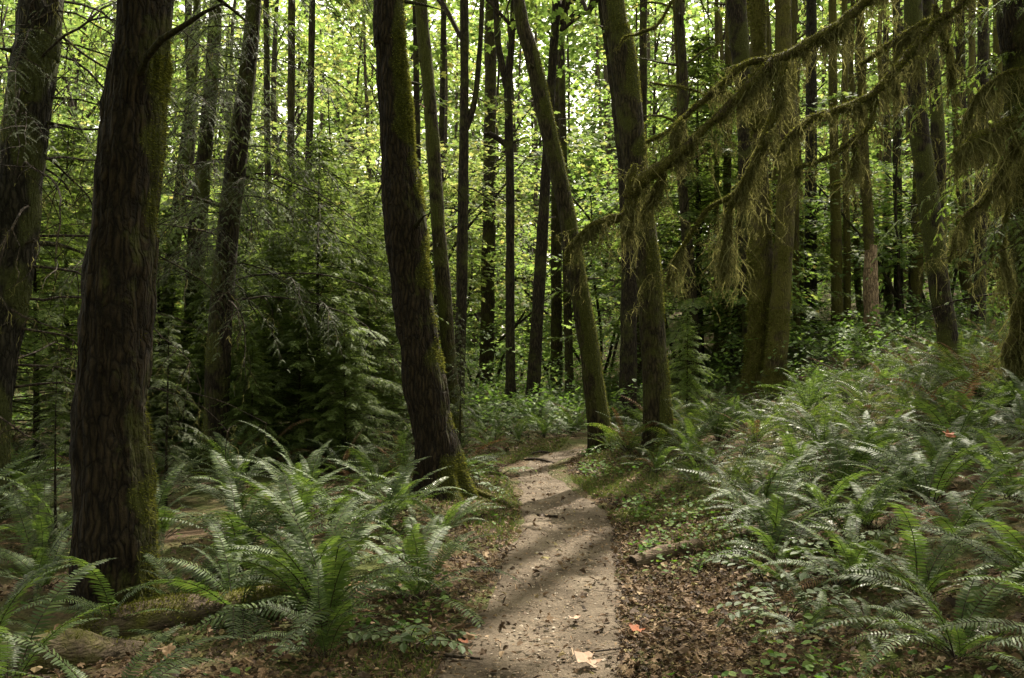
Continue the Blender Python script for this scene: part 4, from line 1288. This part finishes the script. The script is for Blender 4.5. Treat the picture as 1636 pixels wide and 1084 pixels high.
# cedar sprays and bare drooping twigs of the left conifers (in view at the top left)
def boughs_on(t, specs, needle, seed, dead=0, dead_rng=(1.2, 3.2), nl=0.02, tw=0.2, Lr=(0.9, 1.7), per=1):
    root, c, base, V, Dn = t
    r = np.random.default_rng(seed)
    b = MB()
    for z, az in specs:
        i = int(np.argmin(np.abs(c[:, 2] - z)))
        L = r.uniform(*Lr)
        d = (math.cos(az), math.sin(az), 0.15)
        bough(b, r, c[i, :3], d, L, r.uniform(0.45, 0.8), tw, nl, k=15, hang=0.4, dens=0.75, jit=0.32)
        # secondary sprays hang along the bough
        for q in np.linspace(0.3, 0.9, 4 * per):
            a2 = az + r.choice([-1, 1]) * r.uniform(0.5, 1.1)
            p = c[i, :3] + np.array([math.cos(az) * q * L, math.sin(az) * q * L, 0.15 * q * L - 0.6 * L * q * q])
            bough(b, r, p, (math.cos(a2), math.sin(a2), -0.15), L * r.uniform(0.3, 0.55), r.uniform(0.6, 1.1), tw, nl, k=15, hang=0.4, dens=0.75, jit=0.32)
    if b.n:
        b.build('crown', [needle, TWIG], root, base)
    if dead:
        b = MB()
        hm = MB()
        for k in range(dead):
            z = r.uniform(*dead_rng)
            i = int(np.argmin(np.abs(c[:, 2] - z)))
            az = r.uniform(-1.3, 1.6) if r.random() < 0.75 else r.uniform(0, 6.28)
            L = r.uniform(0.8, 2.6)
            pth = branch_path(c[i, :3], (math.cos(az), math.sin(az), 0.1), L, r, 0.7, 0.28, 14)
            tube(b, pth, np.linspace(0.014, 0.003, len(pth)), 5, 0, cap=False)
            for m in range(int(L * 5)):
                j = r.integers(3, len(pth))
                p2 = branch_path(pth[j], nrm(r.normal(0, 1, 3) + np.array([0, 0, -0.5])), r.uniform(0.15, 0.7), r, 0.9, 0.5, 7)
                tube(b, p2, np.linspace(0.005, 0.0015, len(p2)), 3, 0, cap=False)
                strands(hm, p2[r.integers(1, 7, 4)], r, 0.06, 0.003, 3)
        b.build('branch', [TWIG], root, base)
        hm.build('moss', [MOSS_HANG], root, base)

rr = np.random.default_rng(77)
boughs_on(T15, [(z, a) for z in np.linspace(2.6, 6.6, 20) for a in rr.uniform(-2.9, 0.3, 2)], NEEDLE_SILVER, 5, dead=8, dead_rng=(2.0, 4.0), nl=0.014, tw=0.26, Lr=(0.9, 1.9), per=2)
boughs_on(T0, [(z, a) for z in np.linspace(3.6, 6.4, 8) for a in rr.uniform(-1.6, 0.9, 2)], NEEDLE_SILVER, 6, dead=30, dead_rng=(0.9, 4.8), nl=0.013, tw=0.24, Lr=(0.8, 1.8))
boughs_on(T17, [(z, a) for z in np.linspace(2.4, 7.5, 18) for a in rr.uniform(-2.9, 0.3, 2)], NEEDLE, 8, dead=6, dead_rng=(2.0, 5.0), nl=0.026, Lr=(0.9, 1.9))
boughs_on(T16, [(z, a) for z in np.linspace(2.4, 7.5, 16) for a in rr.uniform(-2.9, 0.3, 2)], NEEDLE, 9, dead=10, dead_rng=(1.6, 5.0), nl=0.026, Lr=(0.9, 1.9))
boughs_on(T14, [(z, a) for z in np.linspace(2.6, 5.5, 6) for a in rr.uniform(2.2, 4.6, 2)], NEEDLE, 10, dead=12, dead_rng=(1.6, 4.6), nl=0.022, Lr=(0.8, 1.5))

# ------------------------------------------------------------------ vine maples: layered bright leaves
def vine_maple(seed, H=6.5, nst=4, nspray=120, size=0.135, per=18):
    r = np.random.default_rng(seed)
    st, cr = MB(), MB()
    B_, Dv = [], []
    for k in range(nst):
        a = r.uniform(0, 6.28)
        pth = branch_path((r.normal(0, 0.15), r.normal(0, 0.15), -0.1), (math.cos(a) * 0.3, math.sin(a) * 0.3, 1), H * r.uniform(0.75, 1.05), r, 0.15, 0.16, 16)
        tube(st, pth, np.linspace(0.05, 0.012, 16), 7, 0, lump=0.15)
        for m in range(nspray // nst):
            j = r.integers(5, 16)
            a2 = r.uniform(0, 6.28)
            L = r.uniform(0.3, 1.6)
            bp = branch_path(pth[j], (math.cos(a2), math.sin(a2), 0.35), L, r, 0.3, 0.2, 6)
            if m % 2 == 0:
                tube(st, bp, np.linspace(0.012, 0.004, 6), 4, 0, cap=False)
            B_.append(bp[-1]); Dv.append(bp[-1] - bp[-2])
            if L > 0.9:
                B_.append(bp[3]); Dv.append((bp[4] - bp[3]) + r.normal(0, 0.1, 3))
    sprays(cr, np.array(B_), np.array(Dv) * np.array([1, 1, 0.3]), r, per, 0.8, 0.4, size)
    return st.mesh('trunk', [BARK_DARK], smooth=True), cr

VM = []
for k in range(4):
    st_, cr_ = vine_maple(400 + k, H=[6.5, 5.0, 7.5, 4.0][k])
    VM.append((st_, cr_.mesh('crown', [[LEAF, LEAF, LEAF_YEL, LEAF][k]])))
def vmaple(px_, D_, k, sc, label, group='vine maples'):
    x = P(px_, 560, D_)[0]
    root = thing('vine_maple', (x, D_, hz(x, D_)), label, 'vine maple', group)
    rz = rf.uniform(0, 6.28)
    link('trunk', VM[k][0], root, (0, 0, 0), (0, 0, rz), (sc,) * 3)
    link('crown', VM[k][1], root, (0, 0, 0), (0, 0, rz), (sc,) * 3)
for px_, D_, k, sc, lb in [
    (770, 27, 0, 1.1, 'bright vine maple filling the gap between the forked and the Y shaped slim trunks'), 
    (700, 26, 2, 1.1, 'vine maple with leaf layers right of the thick curved trunk'), (870, 30, 2, 1.2, 'vine maple high over the end of the trail'),
    (560, 22, 2, 1.1, 'yellow green vine maple left of the thick curved trunk'),
    (640, 27, 2, 1.3, 'tall yellow green vine maple behind the thick curved trunk'), (955, 29, 0, 1.2, 'vine maple between the two brown trail trunks, top leaves'),
    (1450, 23, 1, 1.15, 'bright vine maple left of the leaning dark trunk at right'), (1500, 26, 0, 1.1, 'vine maple behind the leaning dark trunk at right'),
    (1390, 28, 3, 1.2, 'low vine maple behind the pale snag'), (480, 26, 2, 1.2, 'yellow green vine maple behind the hemlock saplings'),
    (1080, 26, 0, 1.2, 'vine maple behind the draped limb'), (380, 25, 0, 1.2, 'vine maple behind the black cedar'), (1290, 27, 1, 1.2, 'low vine maple right of the moss grown pair'),
    (1180, 22, 3, 0.8, 'small vine maple left of the moss grown pair, leaves near the ferns'), (1570, 24, 1, 1.1, 'vine maple near the right edge in the far wood'), (150, 22, 0, 1.1, 'vine maple behind the left wood'),
    (20, 24, 2, 1.2, 'vine maple at the left edge far behind the grey conifer'), (820, 35, 0, 1.3, 'vine maple furthest back over the trail'), (275, 27, 2, 1.2, 'vine maple far behind the thin leaning trunk at left')]:
    vmaple(px_, D_, k, sc, lb)

# ------------------------------------------------------------------ background trees
def bg_trunk(seed, kind):
    r = np.random.default_rng(seed)
    b = MB()
    pts = [(0, 0, -0.4)]
    x = y = 0.0
    for z in np.linspace(1, 16, 9):
        x += r.normal(0, 0.10); y += r.normal(0, 0.10)
        pts.append((x, y, z))
    c = catmull(pts, 0.3)
    rad = np.interp(c[:, 2], [-0.4, 0, 4, 10, 16], [0.2, 0.18, 0.14, 0.10, 0.04])
    trunk(b, c, rad, 12, 0.12, 0.008, 0.2, seed * 1.7)
    for k in range(7):
        z = r.uniform(3, 11)
        i = int(np.argmin(np.abs(c[:, 2] - z)))
        a = r.uniform(0, 6.28)
        bp = branch_path(c[i], (math.cos(a), math.sin(a), 0.5), r.uniform(0.8, 2.4), r, 0.1, 0.3, 8)
        tube(b, bp, np.linspace(0.035, 0.008, 8), 5, 0, cap=False)
    return b.mesh('trunk', [kind], smooth=True)
BGT = [bg_trunk(s, m) for s, m in [(1, BARK_FAR), (2, BARK_FAR), (3, BARK_DARK), (4, BARK_DARK), (5, BARK_MOSSY), (6, BARK_MOSSY), (7, BARK_RED)]]
BGC = []
for k in range(4):
    b = MB()
    maple_crown(b, (0, 0, 8.6), (2.5, 2.5, 5.4), 105, np.random.default_rng(600 + k), per=22, size=0.19, limbs=12, L=1.2)
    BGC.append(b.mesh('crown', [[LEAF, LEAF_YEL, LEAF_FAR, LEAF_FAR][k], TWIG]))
b_ = np.random.default_rng(31)
bgpos = []
tries = 0
while len(bgpos) < 100 and tries < 6000:
    tries += 1
    D_ = 22 + 33 * b_.random() ** 0.8
    x = b_.uniform(-0.66, 0.66) * D_
    mid_ = -0.18 < x / D_ < 0.2
    if mid_ and (D_ < 36 and b_.random() < 0.75):
        continue
    if all((x - a) ** 2 + (D_ - c) ** 2 > 1.5 ** 2 for a, c in bgpos):
        bgpos.append((x, D_))
while len(bgpos) < 128:
    D_ = b_.uniform(21, 40)
    x = b_.uniform(0.20, 0.62) * D_
    if all((x - a) ** 2 + (D_ - c) ** 2 > 1.2 ** 2 for a, c in bgpos):
        bgpos.append((x, D_))
for nbg, (x, D_) in enumerate(bgpos):
    px_ = 818 + F * x / D_
    if px_ > 1080:
        k = b_.choice([0, 4, 5, 5, 4, 6]); lab = 'slim trunk in the crowded wood up the right slope'; grp = 'trees up the right slope'; cr = b_.choice([0, 2, 2, 1])
    elif px_ > 640:
        k = b_.choice([0, 1, 2, 3, 6]); lab = 'slim trunk in the bright wood beyond the end of the trail'; grp = 'trees beyond the end of the trail'; cr = b_.choice([0, 1, 2, 3])
    else:
        k = b_.choice([1, 2, 3, 3, 6]); lab = 'slim trunk in the far wood at left, seen through the conifers'; grp = 'trees in the far left wood'; cr = b_.choice([1, 3, 0])
    root = thing('alder_tree', (x, D_, hz(x, D_)), lab, 'tree', grp)
    s = b_.uniform(0.45, 0.95)
    tilt = (b_.normal(0, 0.03), b_.normal(0, 0.035), b_.uniform(0, 6.28))
    link('trunk', BGT[k], root, (0, 0, 0), tilt, (s, s, 1.15))
    zs = b_.uniform(0.85, 1.3)
    near_sun = any(abs(math.cos(SUN_AZ) * (x - gx_) - math.sin(SUN_AZ) * (D_ - gy_)) < 2.4 and D_ < gy_ + 19 for gx_, gy_, gz_, _ in GAPS[:6] + GAPS[13:17] + GAPS[19:22])
    if (D_ > 38 and nbg < 100 and b_.random() < 0.45) or (nbg < 100 and not near_sun and b_.random() < (0.15 if px_ > 1080 else 0.4) and not -0.2 < x / D_ < 0.24):
        if D_ > 38:
            zs *= 1.35
        link('crown', BGC[cr], root, (0, 0, 0), tilt, (1.3 if D_ > 38 else 1, 1.3 if D_ > 38 else 1, zs))

for x, y, sc_, lab in [(-4.6, 0.6, 1.5, 'unseen tree added left of the viewer to shade the foreground'), (-2.6, -3.6, 1.5, 'unseen shade tree added behind the viewer at left'), (2.8, -3.0, 1.5, 'unseen shade tree added behind the viewer at right'),
                       (5.6, 1.6, 1.5, 'unseen tree added right of the viewer to shade the foreground'), (-8.0, 4.5, 1.6, 'unseen shade tree added beyond the left edge'), (9.6, 5.4, 1.6, 'unseen shade tree added beyond the right edge'), (0.5, -7.5, 1.7, 'unseen shade tree added on the trail side far behind the viewer'),
                       (-7.5, -5.5, 1.7, 'unseen shade tree added far behind the viewer at left'), (8.0, -5.0, 1.7, 'unseen shade tree added far behind the viewer at right')]:
    root = thing('alder_tree', (x, y, hz(x, y)), lab, 'tree', 'added shade trees round the viewer')  # unseen trees added round the camera to block light and darken the foreground
    rz = b_.uniform(0, 6.28)
    link('trunk', BGT[b_.integers(0, 5)], root, (0, 0, 0), (0, 0, rz), (1.3, 1.3, 1.2))
    link('crown', BGC[0], root, (0, 0, 0), (0, 0, rz), (sc_, sc_, 1.0))

# far wood seen as one mass behind everything
r = np.random.default_rng(91)
b = MB()
N = 9500
a = r.uniform(-0.72, 0.72, N)
D_ = r.uniform(70, 92, N)
ps = np.stack([a * D_, D_, r.uniform(0, 1, N) ** 0.8 * 34 + 0.5], -1)
ps[:, 2] += height(ps[:, 0], ps[:, 1])
kp = fbm(ps * np.array([0.12, 0.12, 0.16]), 2) > -0.28 - 0.7 * (ps[:, 2] < 13)
ps = ps[kp]
sprays(b, ps, r.normal(0, 1, (len(ps), 3)) * np.array([1, 1, 0.2]), r, 20, 2.5, 1.4, 0.50, OVAL_V * np.array([1, 1.6, 1]), OVAL_F)
for k in range(120):
    x = r.uniform(-0.7, 0.7); d = r.uniform(56, 78); z = hz(x * d, d)
    l = r.normal(0, 0.6)
    tube(b, [(x * d, d, z - 1), (x * d + l * 0.5, d, z + 10), (x * d + l, d, z + 24)], [0.22, 0.16, 0.07], 7, 1)
N = 5200
D_ = r.uniform(62, 84, N)
ps = np.stack([r.uniform(-0.72, 0.72, N) * D_, D_, r.uniform(0, 1, N) * 15], -1)
ps[:, 2] += height(ps[:, 0], ps[:, 1])
sprays(b, ps, r.normal(0, 1, (len(ps), 3)) * np.array([1, 1, 0.2]), r, 18, 2.6, 1.5, 0.6, OVAL_V * np.array([1, 1.6, 1]), OVAL_F)
N = 2600
D_ = r.uniform(94, 118, N)
ps = np.stack([r.uniform(-0.72, 0.72, N) * D_, D_, r.uniform(0, 1, N) ** 0.8 * 42], -1)
ps[:, 2] += height(ps[:, 0], ps[:, 1])
ps = ps[fbm(ps * np.array([0.07, 0.07, 0.09]), 2) > -0.45 - 0.4 * (ps[:, 2] < 12)]
sprays(b, ps, r.normal(0, 1, (len(ps), 3)) * np.array([1, 1, 0.2]), r, 20, 3.4, 2.0, 0.8, OVAL_V * np.array([1, 1.6, 1]), OVAL_F)
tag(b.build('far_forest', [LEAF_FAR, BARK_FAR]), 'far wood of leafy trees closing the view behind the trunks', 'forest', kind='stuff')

# ------------------------------------------------------------------ understory, ground cover, grass, litter
r = np.random.default_rng(41)
b = MB()
N = 7500
D_ = r.uniform(15.5, 52, N)
ps = np.stack([r.uniform(-0.68, 0.68, N) * D_, D_, np.zeros(N)], -1)
cl = fbm(ps * 0.35 + 4, 2)
td = trail_dist(ps[:, 0], ps[:, 1])
kp = (cl > -0.25) & (td > 0.8)
ps, cl = ps[kp], cl[kp]
ps[:, 2] = height(ps[:, 0], ps[:, 1]) + r.random(len(ps)) * (0.35 + 0.9 * np.clip(cl + 0.25, 0, 1.2)) * np.where(ps[:, 1] > 24, 1.6, 0.8)
sprays(b, ps, r.normal(0, 1, ps.shape) * np.array([1, 1, 0.3]) + np.array([0, 0, 0.2]), r, 16, 0.55, 0.3, 0.10, OVAL_V * np.array([1, 1.5, 1]), OVAL_F)
N = 2600
D_ = r.uniform(20, 56, N)
ps = np.stack([r.uniform(-0.68, 0.68, N) * D_, D_, np.zeros(N)], -1)
cl = fbm(ps * 0.22 + 11, 2)
ps, cl = ps[cl > -0.1], cl[cl > -0.1]
ps[:, 2] = height(ps[:, 0], ps[:, 1]) + 0.2 + r.random(len(ps)) ** 1.3 * (1.2 + 2.6 * np.clip(cl, 0, 1))
sprays(b, ps, r.normal(0, 1, ps.shape) * np.array([1, 1, 0.25]), r, 15, 0.8, 0.45, 0.13, MAPLE2_V, MAPLE2_F, mat=1)
tag(b.build('undergrowth', [LEAF_DARK, LEAF_FAR]), 'low leafy undergrowth between the background trunks', 'undergrowth', kind='stuff')

b = MB()
N = 2300
y = r.uniform(3.3, 14.5, N)
side = r.random(N) < 0.62
d = r.exponential(0.8, N) + 0.10
x = np.where(side, xc(y) + np.interp(y, [3, 15], [0.55, 0.4]) + d, xc(y) - np.interp(y, [3, 15], [0.55, 0.4]) - d)
keep = fbm(p3(x * 0.9, y * 0.9, 2.2), 2) > np.where(side, 0.08, 0.2)
x, y = x[keep], y[keep]
for q in range(3):
    xx, yy = x + r.normal(0, 0.04, len(x)), y + r.normal(0, 0.04, len(x))
    n_ = len(xx)
    aa = r.uniform(0, 6.28, n_)
    zz = height(xx, yy) + r.uniform(0.02, 0.13, n_)
    dd = np.stack([np.cos(aa), np.sin(aa), r.normal(-0.1, 0.25, n_)], -1)
    b.scatter(OVAL_V * np.array([1, 1.9, 1]), OVAL_F, np.stack([xx, yy, zz], -1), basis(dd, np.array([0, 0, 1.0]) + r.normal(0, 0.3, (n_, 3)), r.uniform(0.02, 0.06, n_)))
tag(b.build('ground_cover', [HERB]), 'small green herb leaves growing along both edges of the trail', 'ground cover', kind='stuff')

b = MB()
N = 70000
y = r.uniform(3.4, 16, N)
d = r.exponential(0.5, N)
side = r.random(N) < 0.72
x = np.where(side, xc(y) + np.interp(y, [3, 15], [0.5, 0.36]) + d, xc(y) - np.interp(y, [3, 15], [0.5, 0.36]) - d)
keep = (fbm(p3(x * 1.3, y * 1.3, 7.2), 2) > np.where(y > 8.5, -0.1, 0.25)) & (trail_dist(x, y) > 0.0)
x, y = x[keep], y[keep]
n_ = len(x)
dd = np.stack([r.normal(0, 0.7, n_), r.normal(0, 0.7, n_), np.ones(n_)], -1)
b.scatter([(0, -.045, 0), (0, .045, 0), (.6, .03, .04), (1, 0, .14), (.6, -.03, .04)], [[[0, 1, 2, 3, 4]]], p3(x, y, height(x, y) - 0.005), basis(dd, r.normal(0, 1, (n_, 3)), r.uniform(0.02, 0.085, n_)))
tag(b.build('grass', [GRASS]), 'short mossy grass fringing the trail, thickest at the right bend', 'grass', kind='stuff')

b = MB()
N = 85000
y = 3.2 + 12.5 * r.random(N) ** 1.5
d = np.abs(r.normal(0.35, 0.75, N))
x = np.where(r.random(N) < 0.6, xc(y) + 0.42 + d, xc(y) - 0.42 - d * 1.3)
m2 = r.random(N) < 0.035
x[m2] = xc(y[m2]) + r.uniform(-0.5, 0.5, m2.sum())
lf = r.random(N) < 0.25
x[lf] = r.uniform(-4.5, 3.5, lf.sum())
y[lf] = r.uniform(3.2, 8, lf.sum())
onp = trail_dist(x, y) < -0.02
keep = ~onp | m2 | (r.random(N) < np.exp(np.minimum(trail_dist(x, y), 0) / 0.15) * 0.65)
keep &= fbm(p3(x * 0.8, y * 0.8, 1.2), 2) > -0.3 + 0.25 * r.normal(0, 1, N)
x, y = x[keep], y[keep]
n_ = len(x)
zz = height(x, y) + np.where(trail_dist(x, y) < 0.1, 0.018, 0.010) + r.random(n_) * 0.02
aa = r.uniform(0, 6.28, n_)
dd = np.stack([np.cos(aa), np.sin(aa), r.normal(0, 0.3, n_)], -1)
Rb = basis(dd, np.array([0, 0, 1.0]) + r.normal(0, 0.38, (n_, 3)), np.clip(r.lognormal(-3.8, 0.5, n_), 0.010, 0.085))
pp = np.stack([x, y, zz], -1)
h_ = n_ // 3
b.scatter(MAPLE_V * np.array([1, 1, 2.6]), MAPLE_F, pp[:h_], Rb[:h_])
b.scatter(OVAL_V * np.array([1, 1.4, 3.0]), OVAL_F, pp[h_:2 * h_], Rb[h_:2 * h_])
b.scatter([(0, -.06, 0), (0, .06, 0), (.5, .10, .12), (1, .03, -.03), (.55, -.08, .10)], [[[0, 1, 2, 3, 4]]], pp[2 * h_:], Rb[2 * h_:])
N = 2600
y = 3.3 + 11 * r.random(N) ** 1.4
x = xc(y) + r.normal(0, 0.55, N)
aa = r.uniform(0, 6.28, N)
b.scatter([(-.5, -.03, 0), (-.5, .03, 0), (0, .035, .03), (.5, .02, 0), (.5, -.02, 0), (0, -.025, .03)], [[[0, 1, 2, 5], [5, 2, 3, 4]]], p3(x, y, height(x, y) + 0.016 + 0.006 * r.random(N)), basis(np.stack([np.cos(aa), np.sin(aa), r.normal(0, 0.06, N)], -1), np.array([0, 0, 1.0]) + r.normal(0, 0.2, (N, 3)), np.clip(r.lognormal(-3.4, 0.6, N), 0.01, 0.14)))
tag(b.build('leaf_litter', [LITTER]), 'brown and tan fallen leaves strewn over the trail edges', 'leaf litter', kind='stuff')

b = MB()
N = 5200
y = 3.4 + 10.5 * r.random(N) ** 1.4
x = xc(y) + r.normal(0, 0.34, N)
oc = nrm(np.array([(1, 0, 0), (-1, 0, 0), (0, 1, 0), (0, -1, 0), (0, 0, .6), (0, 0, -.6)], float)) * np.array([1, .8, .5])
b.scatter(oc, [[[0, 2, 4], [2, 1, 4], [1, 3, 4], [3, 0, 4]]], p3(x, y, height(x, y) + 0.002), basis(np.stack([r.normal(0, 1, N), r.normal(0, 1, N), 0 * x], -1), np.array([0, 0, 1.0]) + r.normal(0, 0.2, (N, 3)), np.clip(r.lognormal(-5.0, 0.5, N), 0.002, 0.018)))
tag(b.build('gravel', [STONE]), 'grit and small pebbles scattered on the trail', 'gravel', kind='stuff')

# ------------------------------------------------------------------ logs, sticks, single leaves
def log(label, pts, bark, seed, sides=18, moss=0, name='fallen_log', cap=None, n_st=0.05):
    """pts: (x, y, height of the axis above ground, radius)"""
    q = catmull([(a, b_, hz(a, b_) + c, d_) for a, b_, c, d_ in pts], n_st)
    r = np.random.default_rng(seed)
    base = q[0, :3]
    root = thing(name, base, label, 'log' if q[0, 3] > 0.03 else 'stick')
    b = MB()
    V, Dn = tube(b, q[:, :3], q[:, 3], sides, 0, lump=0.14, cap=False)
    for ring, inner in ((V[0], q[0, :3]), (V[-1], q[-1, :3])):
        n = len(ring)
        b.add(np.vstack([ring, [inner]]), [[i, (i + 1) % n, n] for i in range(n)], 1)
    b.build('log_body' if q[0, 3] > 0.03 else 'stick_body', [bark, WOOD_PALE if cap is None else cap], root, base, smooth=True)
    if moss:
        m = MB()
        fuzz(m, V, Dn, moss, 0.022, 0.003, r, lambda p, nr: np.clip((nr[:, 2] * 0.8 + fbm(p * 4, 2) * 0.9) * 1.6, 0, 1), 0.0)
        m.build('moss', [MOSS], root, base)
    return root

def G(px_, py_):
    """ground point seen at a photo pixel"""
    lo, hi = 2.0, 60.0
    for _ in range(40):
        mid = (lo + hi) / 2
        p = P(px_, py_, mid)
        if p[2] > hz(p[0], mid):
            lo = mid
        else:
            hi = mid
    return P(px_, py_, hi)

a, c = G(1012, 909), G(1118, 878)
log('short dry log with a cut end lying right of the trail', [(a[0], a[1], 0.035, 0.062), ((a[0] + c[0]) / 2, (a[1] + c[1]) / 2, 0.05, 0.062), (c[0], c[1], 0.035, 0.05)], LOG_PALE, 3, moss=120, cap=TWIG)
a, c = G(1158, 868), G(1215, 855)
log('grey log half buried in leaves on the right bank', [(a[0], a[1], 0.02, 0.045), (c[0], c[1], 0.03, 0.06), (c[0] + 0.35, c[1] + 0.12, 0.0, 0.06)], LOG_BARK, 4, moss=700)
a, c = G(210, 1005), G(440, 985)
log('mossy log lying under the big left fern at the foot of the large trunk', [(a[0] - .25, a[1] - .12, -0.02, 0.09), (a[0], a[1], 0.03, 0.10), ((a[0] + c[0]) / 2, (a[1] + c[1]) / 2 + .05, 0.05, 0.10), (c[0], c[1] + .05, 0.07, 0.09), (c[0] + .45, c[1] + .1, 0.06, 0.085)], LOG_BARK, 5, moss=14000)
a = G(30, 1075)
log('bare brown log in the bottom left corner', [(a[0] - 0.7, a[1] - 0.35, 0.05, 0.10), (a[0], a[1], 0.06, 0.10), (a[0] + 0.15, a[1] + 0.12, 0.07, 0.10), (a[0] + 0.36, a[1] + 0.36, -0.02, 0.085), (a[0] + 0.6, a[1] + 0.6, -0.12, 0.08)], LOG_BARK, 6, moss=1800)
a, c = G(672, 1045), G(768, 1062)
log('thin dark stick lying on the left edge of the trail near the bottom', [(a[0], a[1], 0.02, 0.008), ((a[0] + c[0]) / 2, (a[1] + c[1]) / 2 - .03, 0.03, 0.011), (c[0], c[1], 0.03, 0.006)], TWIG, 7, 6, name='fallen_stick')
a, c = G(858, 826), G(892, 829)
log('short dark stick lying across the middle of the trail', [(a[0], a[1], 0.02, 0.012), (c[0], c[1], 0.02, 0.014)], TWIG, 8, 6, name='fallen_stick')
a, c = G(760, 792), G(835, 822)
log('mossy root running from the thick curved trunk to the trail', [(a[0], a[1], 0.05, 0.035), ((a[0] + c[0]) / 2, (a[1] + c[1]) / 2, 0.05, 0.028), (c[0], c[1], 0.0, 0.016)], BARK_MOSSY, 9, 8, moss=500, name='tree_root')
a, c = G(930, 1050), G(1010, 1040)
log('thin twig on the trail above the large tan leaf', [(a[0], a[1], 0.02, 0.006), (c[0], c[1], 0.02, 0.004)], TWIG, 10, 5, name='fallen_stick')
a, c = G(945, 808), G(972, 800)
log('small broken stick at the right edge of the sunlit trail', [(a[0], a[1], 0.02, 0.010), (c[0], c[1], 0.02, 0.008)], TWIG, 12, 5, name='fallen_stick')
for i, (p0, p1) in enumerate([((838, 735), (885, 741)), ((848, 727), (878, 724))]):
    a, c = G(*p0), G(*p1)
    log(['exposed root stepping across the trail just before the bend', 'thin root on the trail above the exposed one'][i], [(a[0], a[1], 0.01, 0.02), ((a[0] + c[0]) / 2, (a[1] + c[1]) / 2, 0.035, 0.02), (c[0], c[1], 0.005, 0.018)], TWIG, 20 + i, 7, name='tree_root')

def single_leaf(p, size, mat, label, yaw=0.0, tilt=0.1, dz=0.035):
    b = MB()
    R = basis(np.array([[math.cos(yaw), math.sin(yaw), tilt]]), np.array([[0.1, -0.2, 1.0]]), np.array([size]))
    b.scatter((MAPLE_V * np.array([1, 1, 0.7]) + np.stack([0 * MAPLE_V[:, 0], 0 * MAPLE_V[:, 0], 0.35 * MAPLE_V[:, 1] ** 2 + 0.10 * np.sin(MAPLE_V[:, 0] * 7)], -1)), MAPLE_F, np.array([[0, 0, 0.0]]), R)
    pos = (p[0], p[1], p[2] + dz)
    o = b.build('maple_leaf', [mat], None, (0, 0, 0))
    o.location = pos
    return tag(o, label, 'fallen leaf', 'fallen maple leaves')
single_leaf(G(915, 1068), 0.155, LEAF_TAN, 'large tan maple leaf lying on the trail at the bottom edge', 0.1, 0.05)
single_leaf(G(1005, 1018), 0.10, LEAF_RED, 'red brown maple leaf on the right edge of the trail', 0.2, 0.1)
single_leaf(G(738, 1040), 0.075, LEAF_RED, 'small rusty maple leaf beside the stick at the left trail edge', 1.2, 0.1)
single_leaf(G(925, 1000), 0.075, LEAF_TAN, 'pale pinkish leaf in the middle of the near trail', 2.4, 0.1)
single_leaf(P(1518, 702, 6.9), 0.10, LEAF_RED, 'orange maple leaf caught upright on a fern of the right bank', 1.4, 1.2, 0)
single_leaf(P(668, 168, 12), 0.12, LEAF_TAN, 'orange leaf hanging beside the thick curved trunk near the top', 0.2, -0.2, 0)
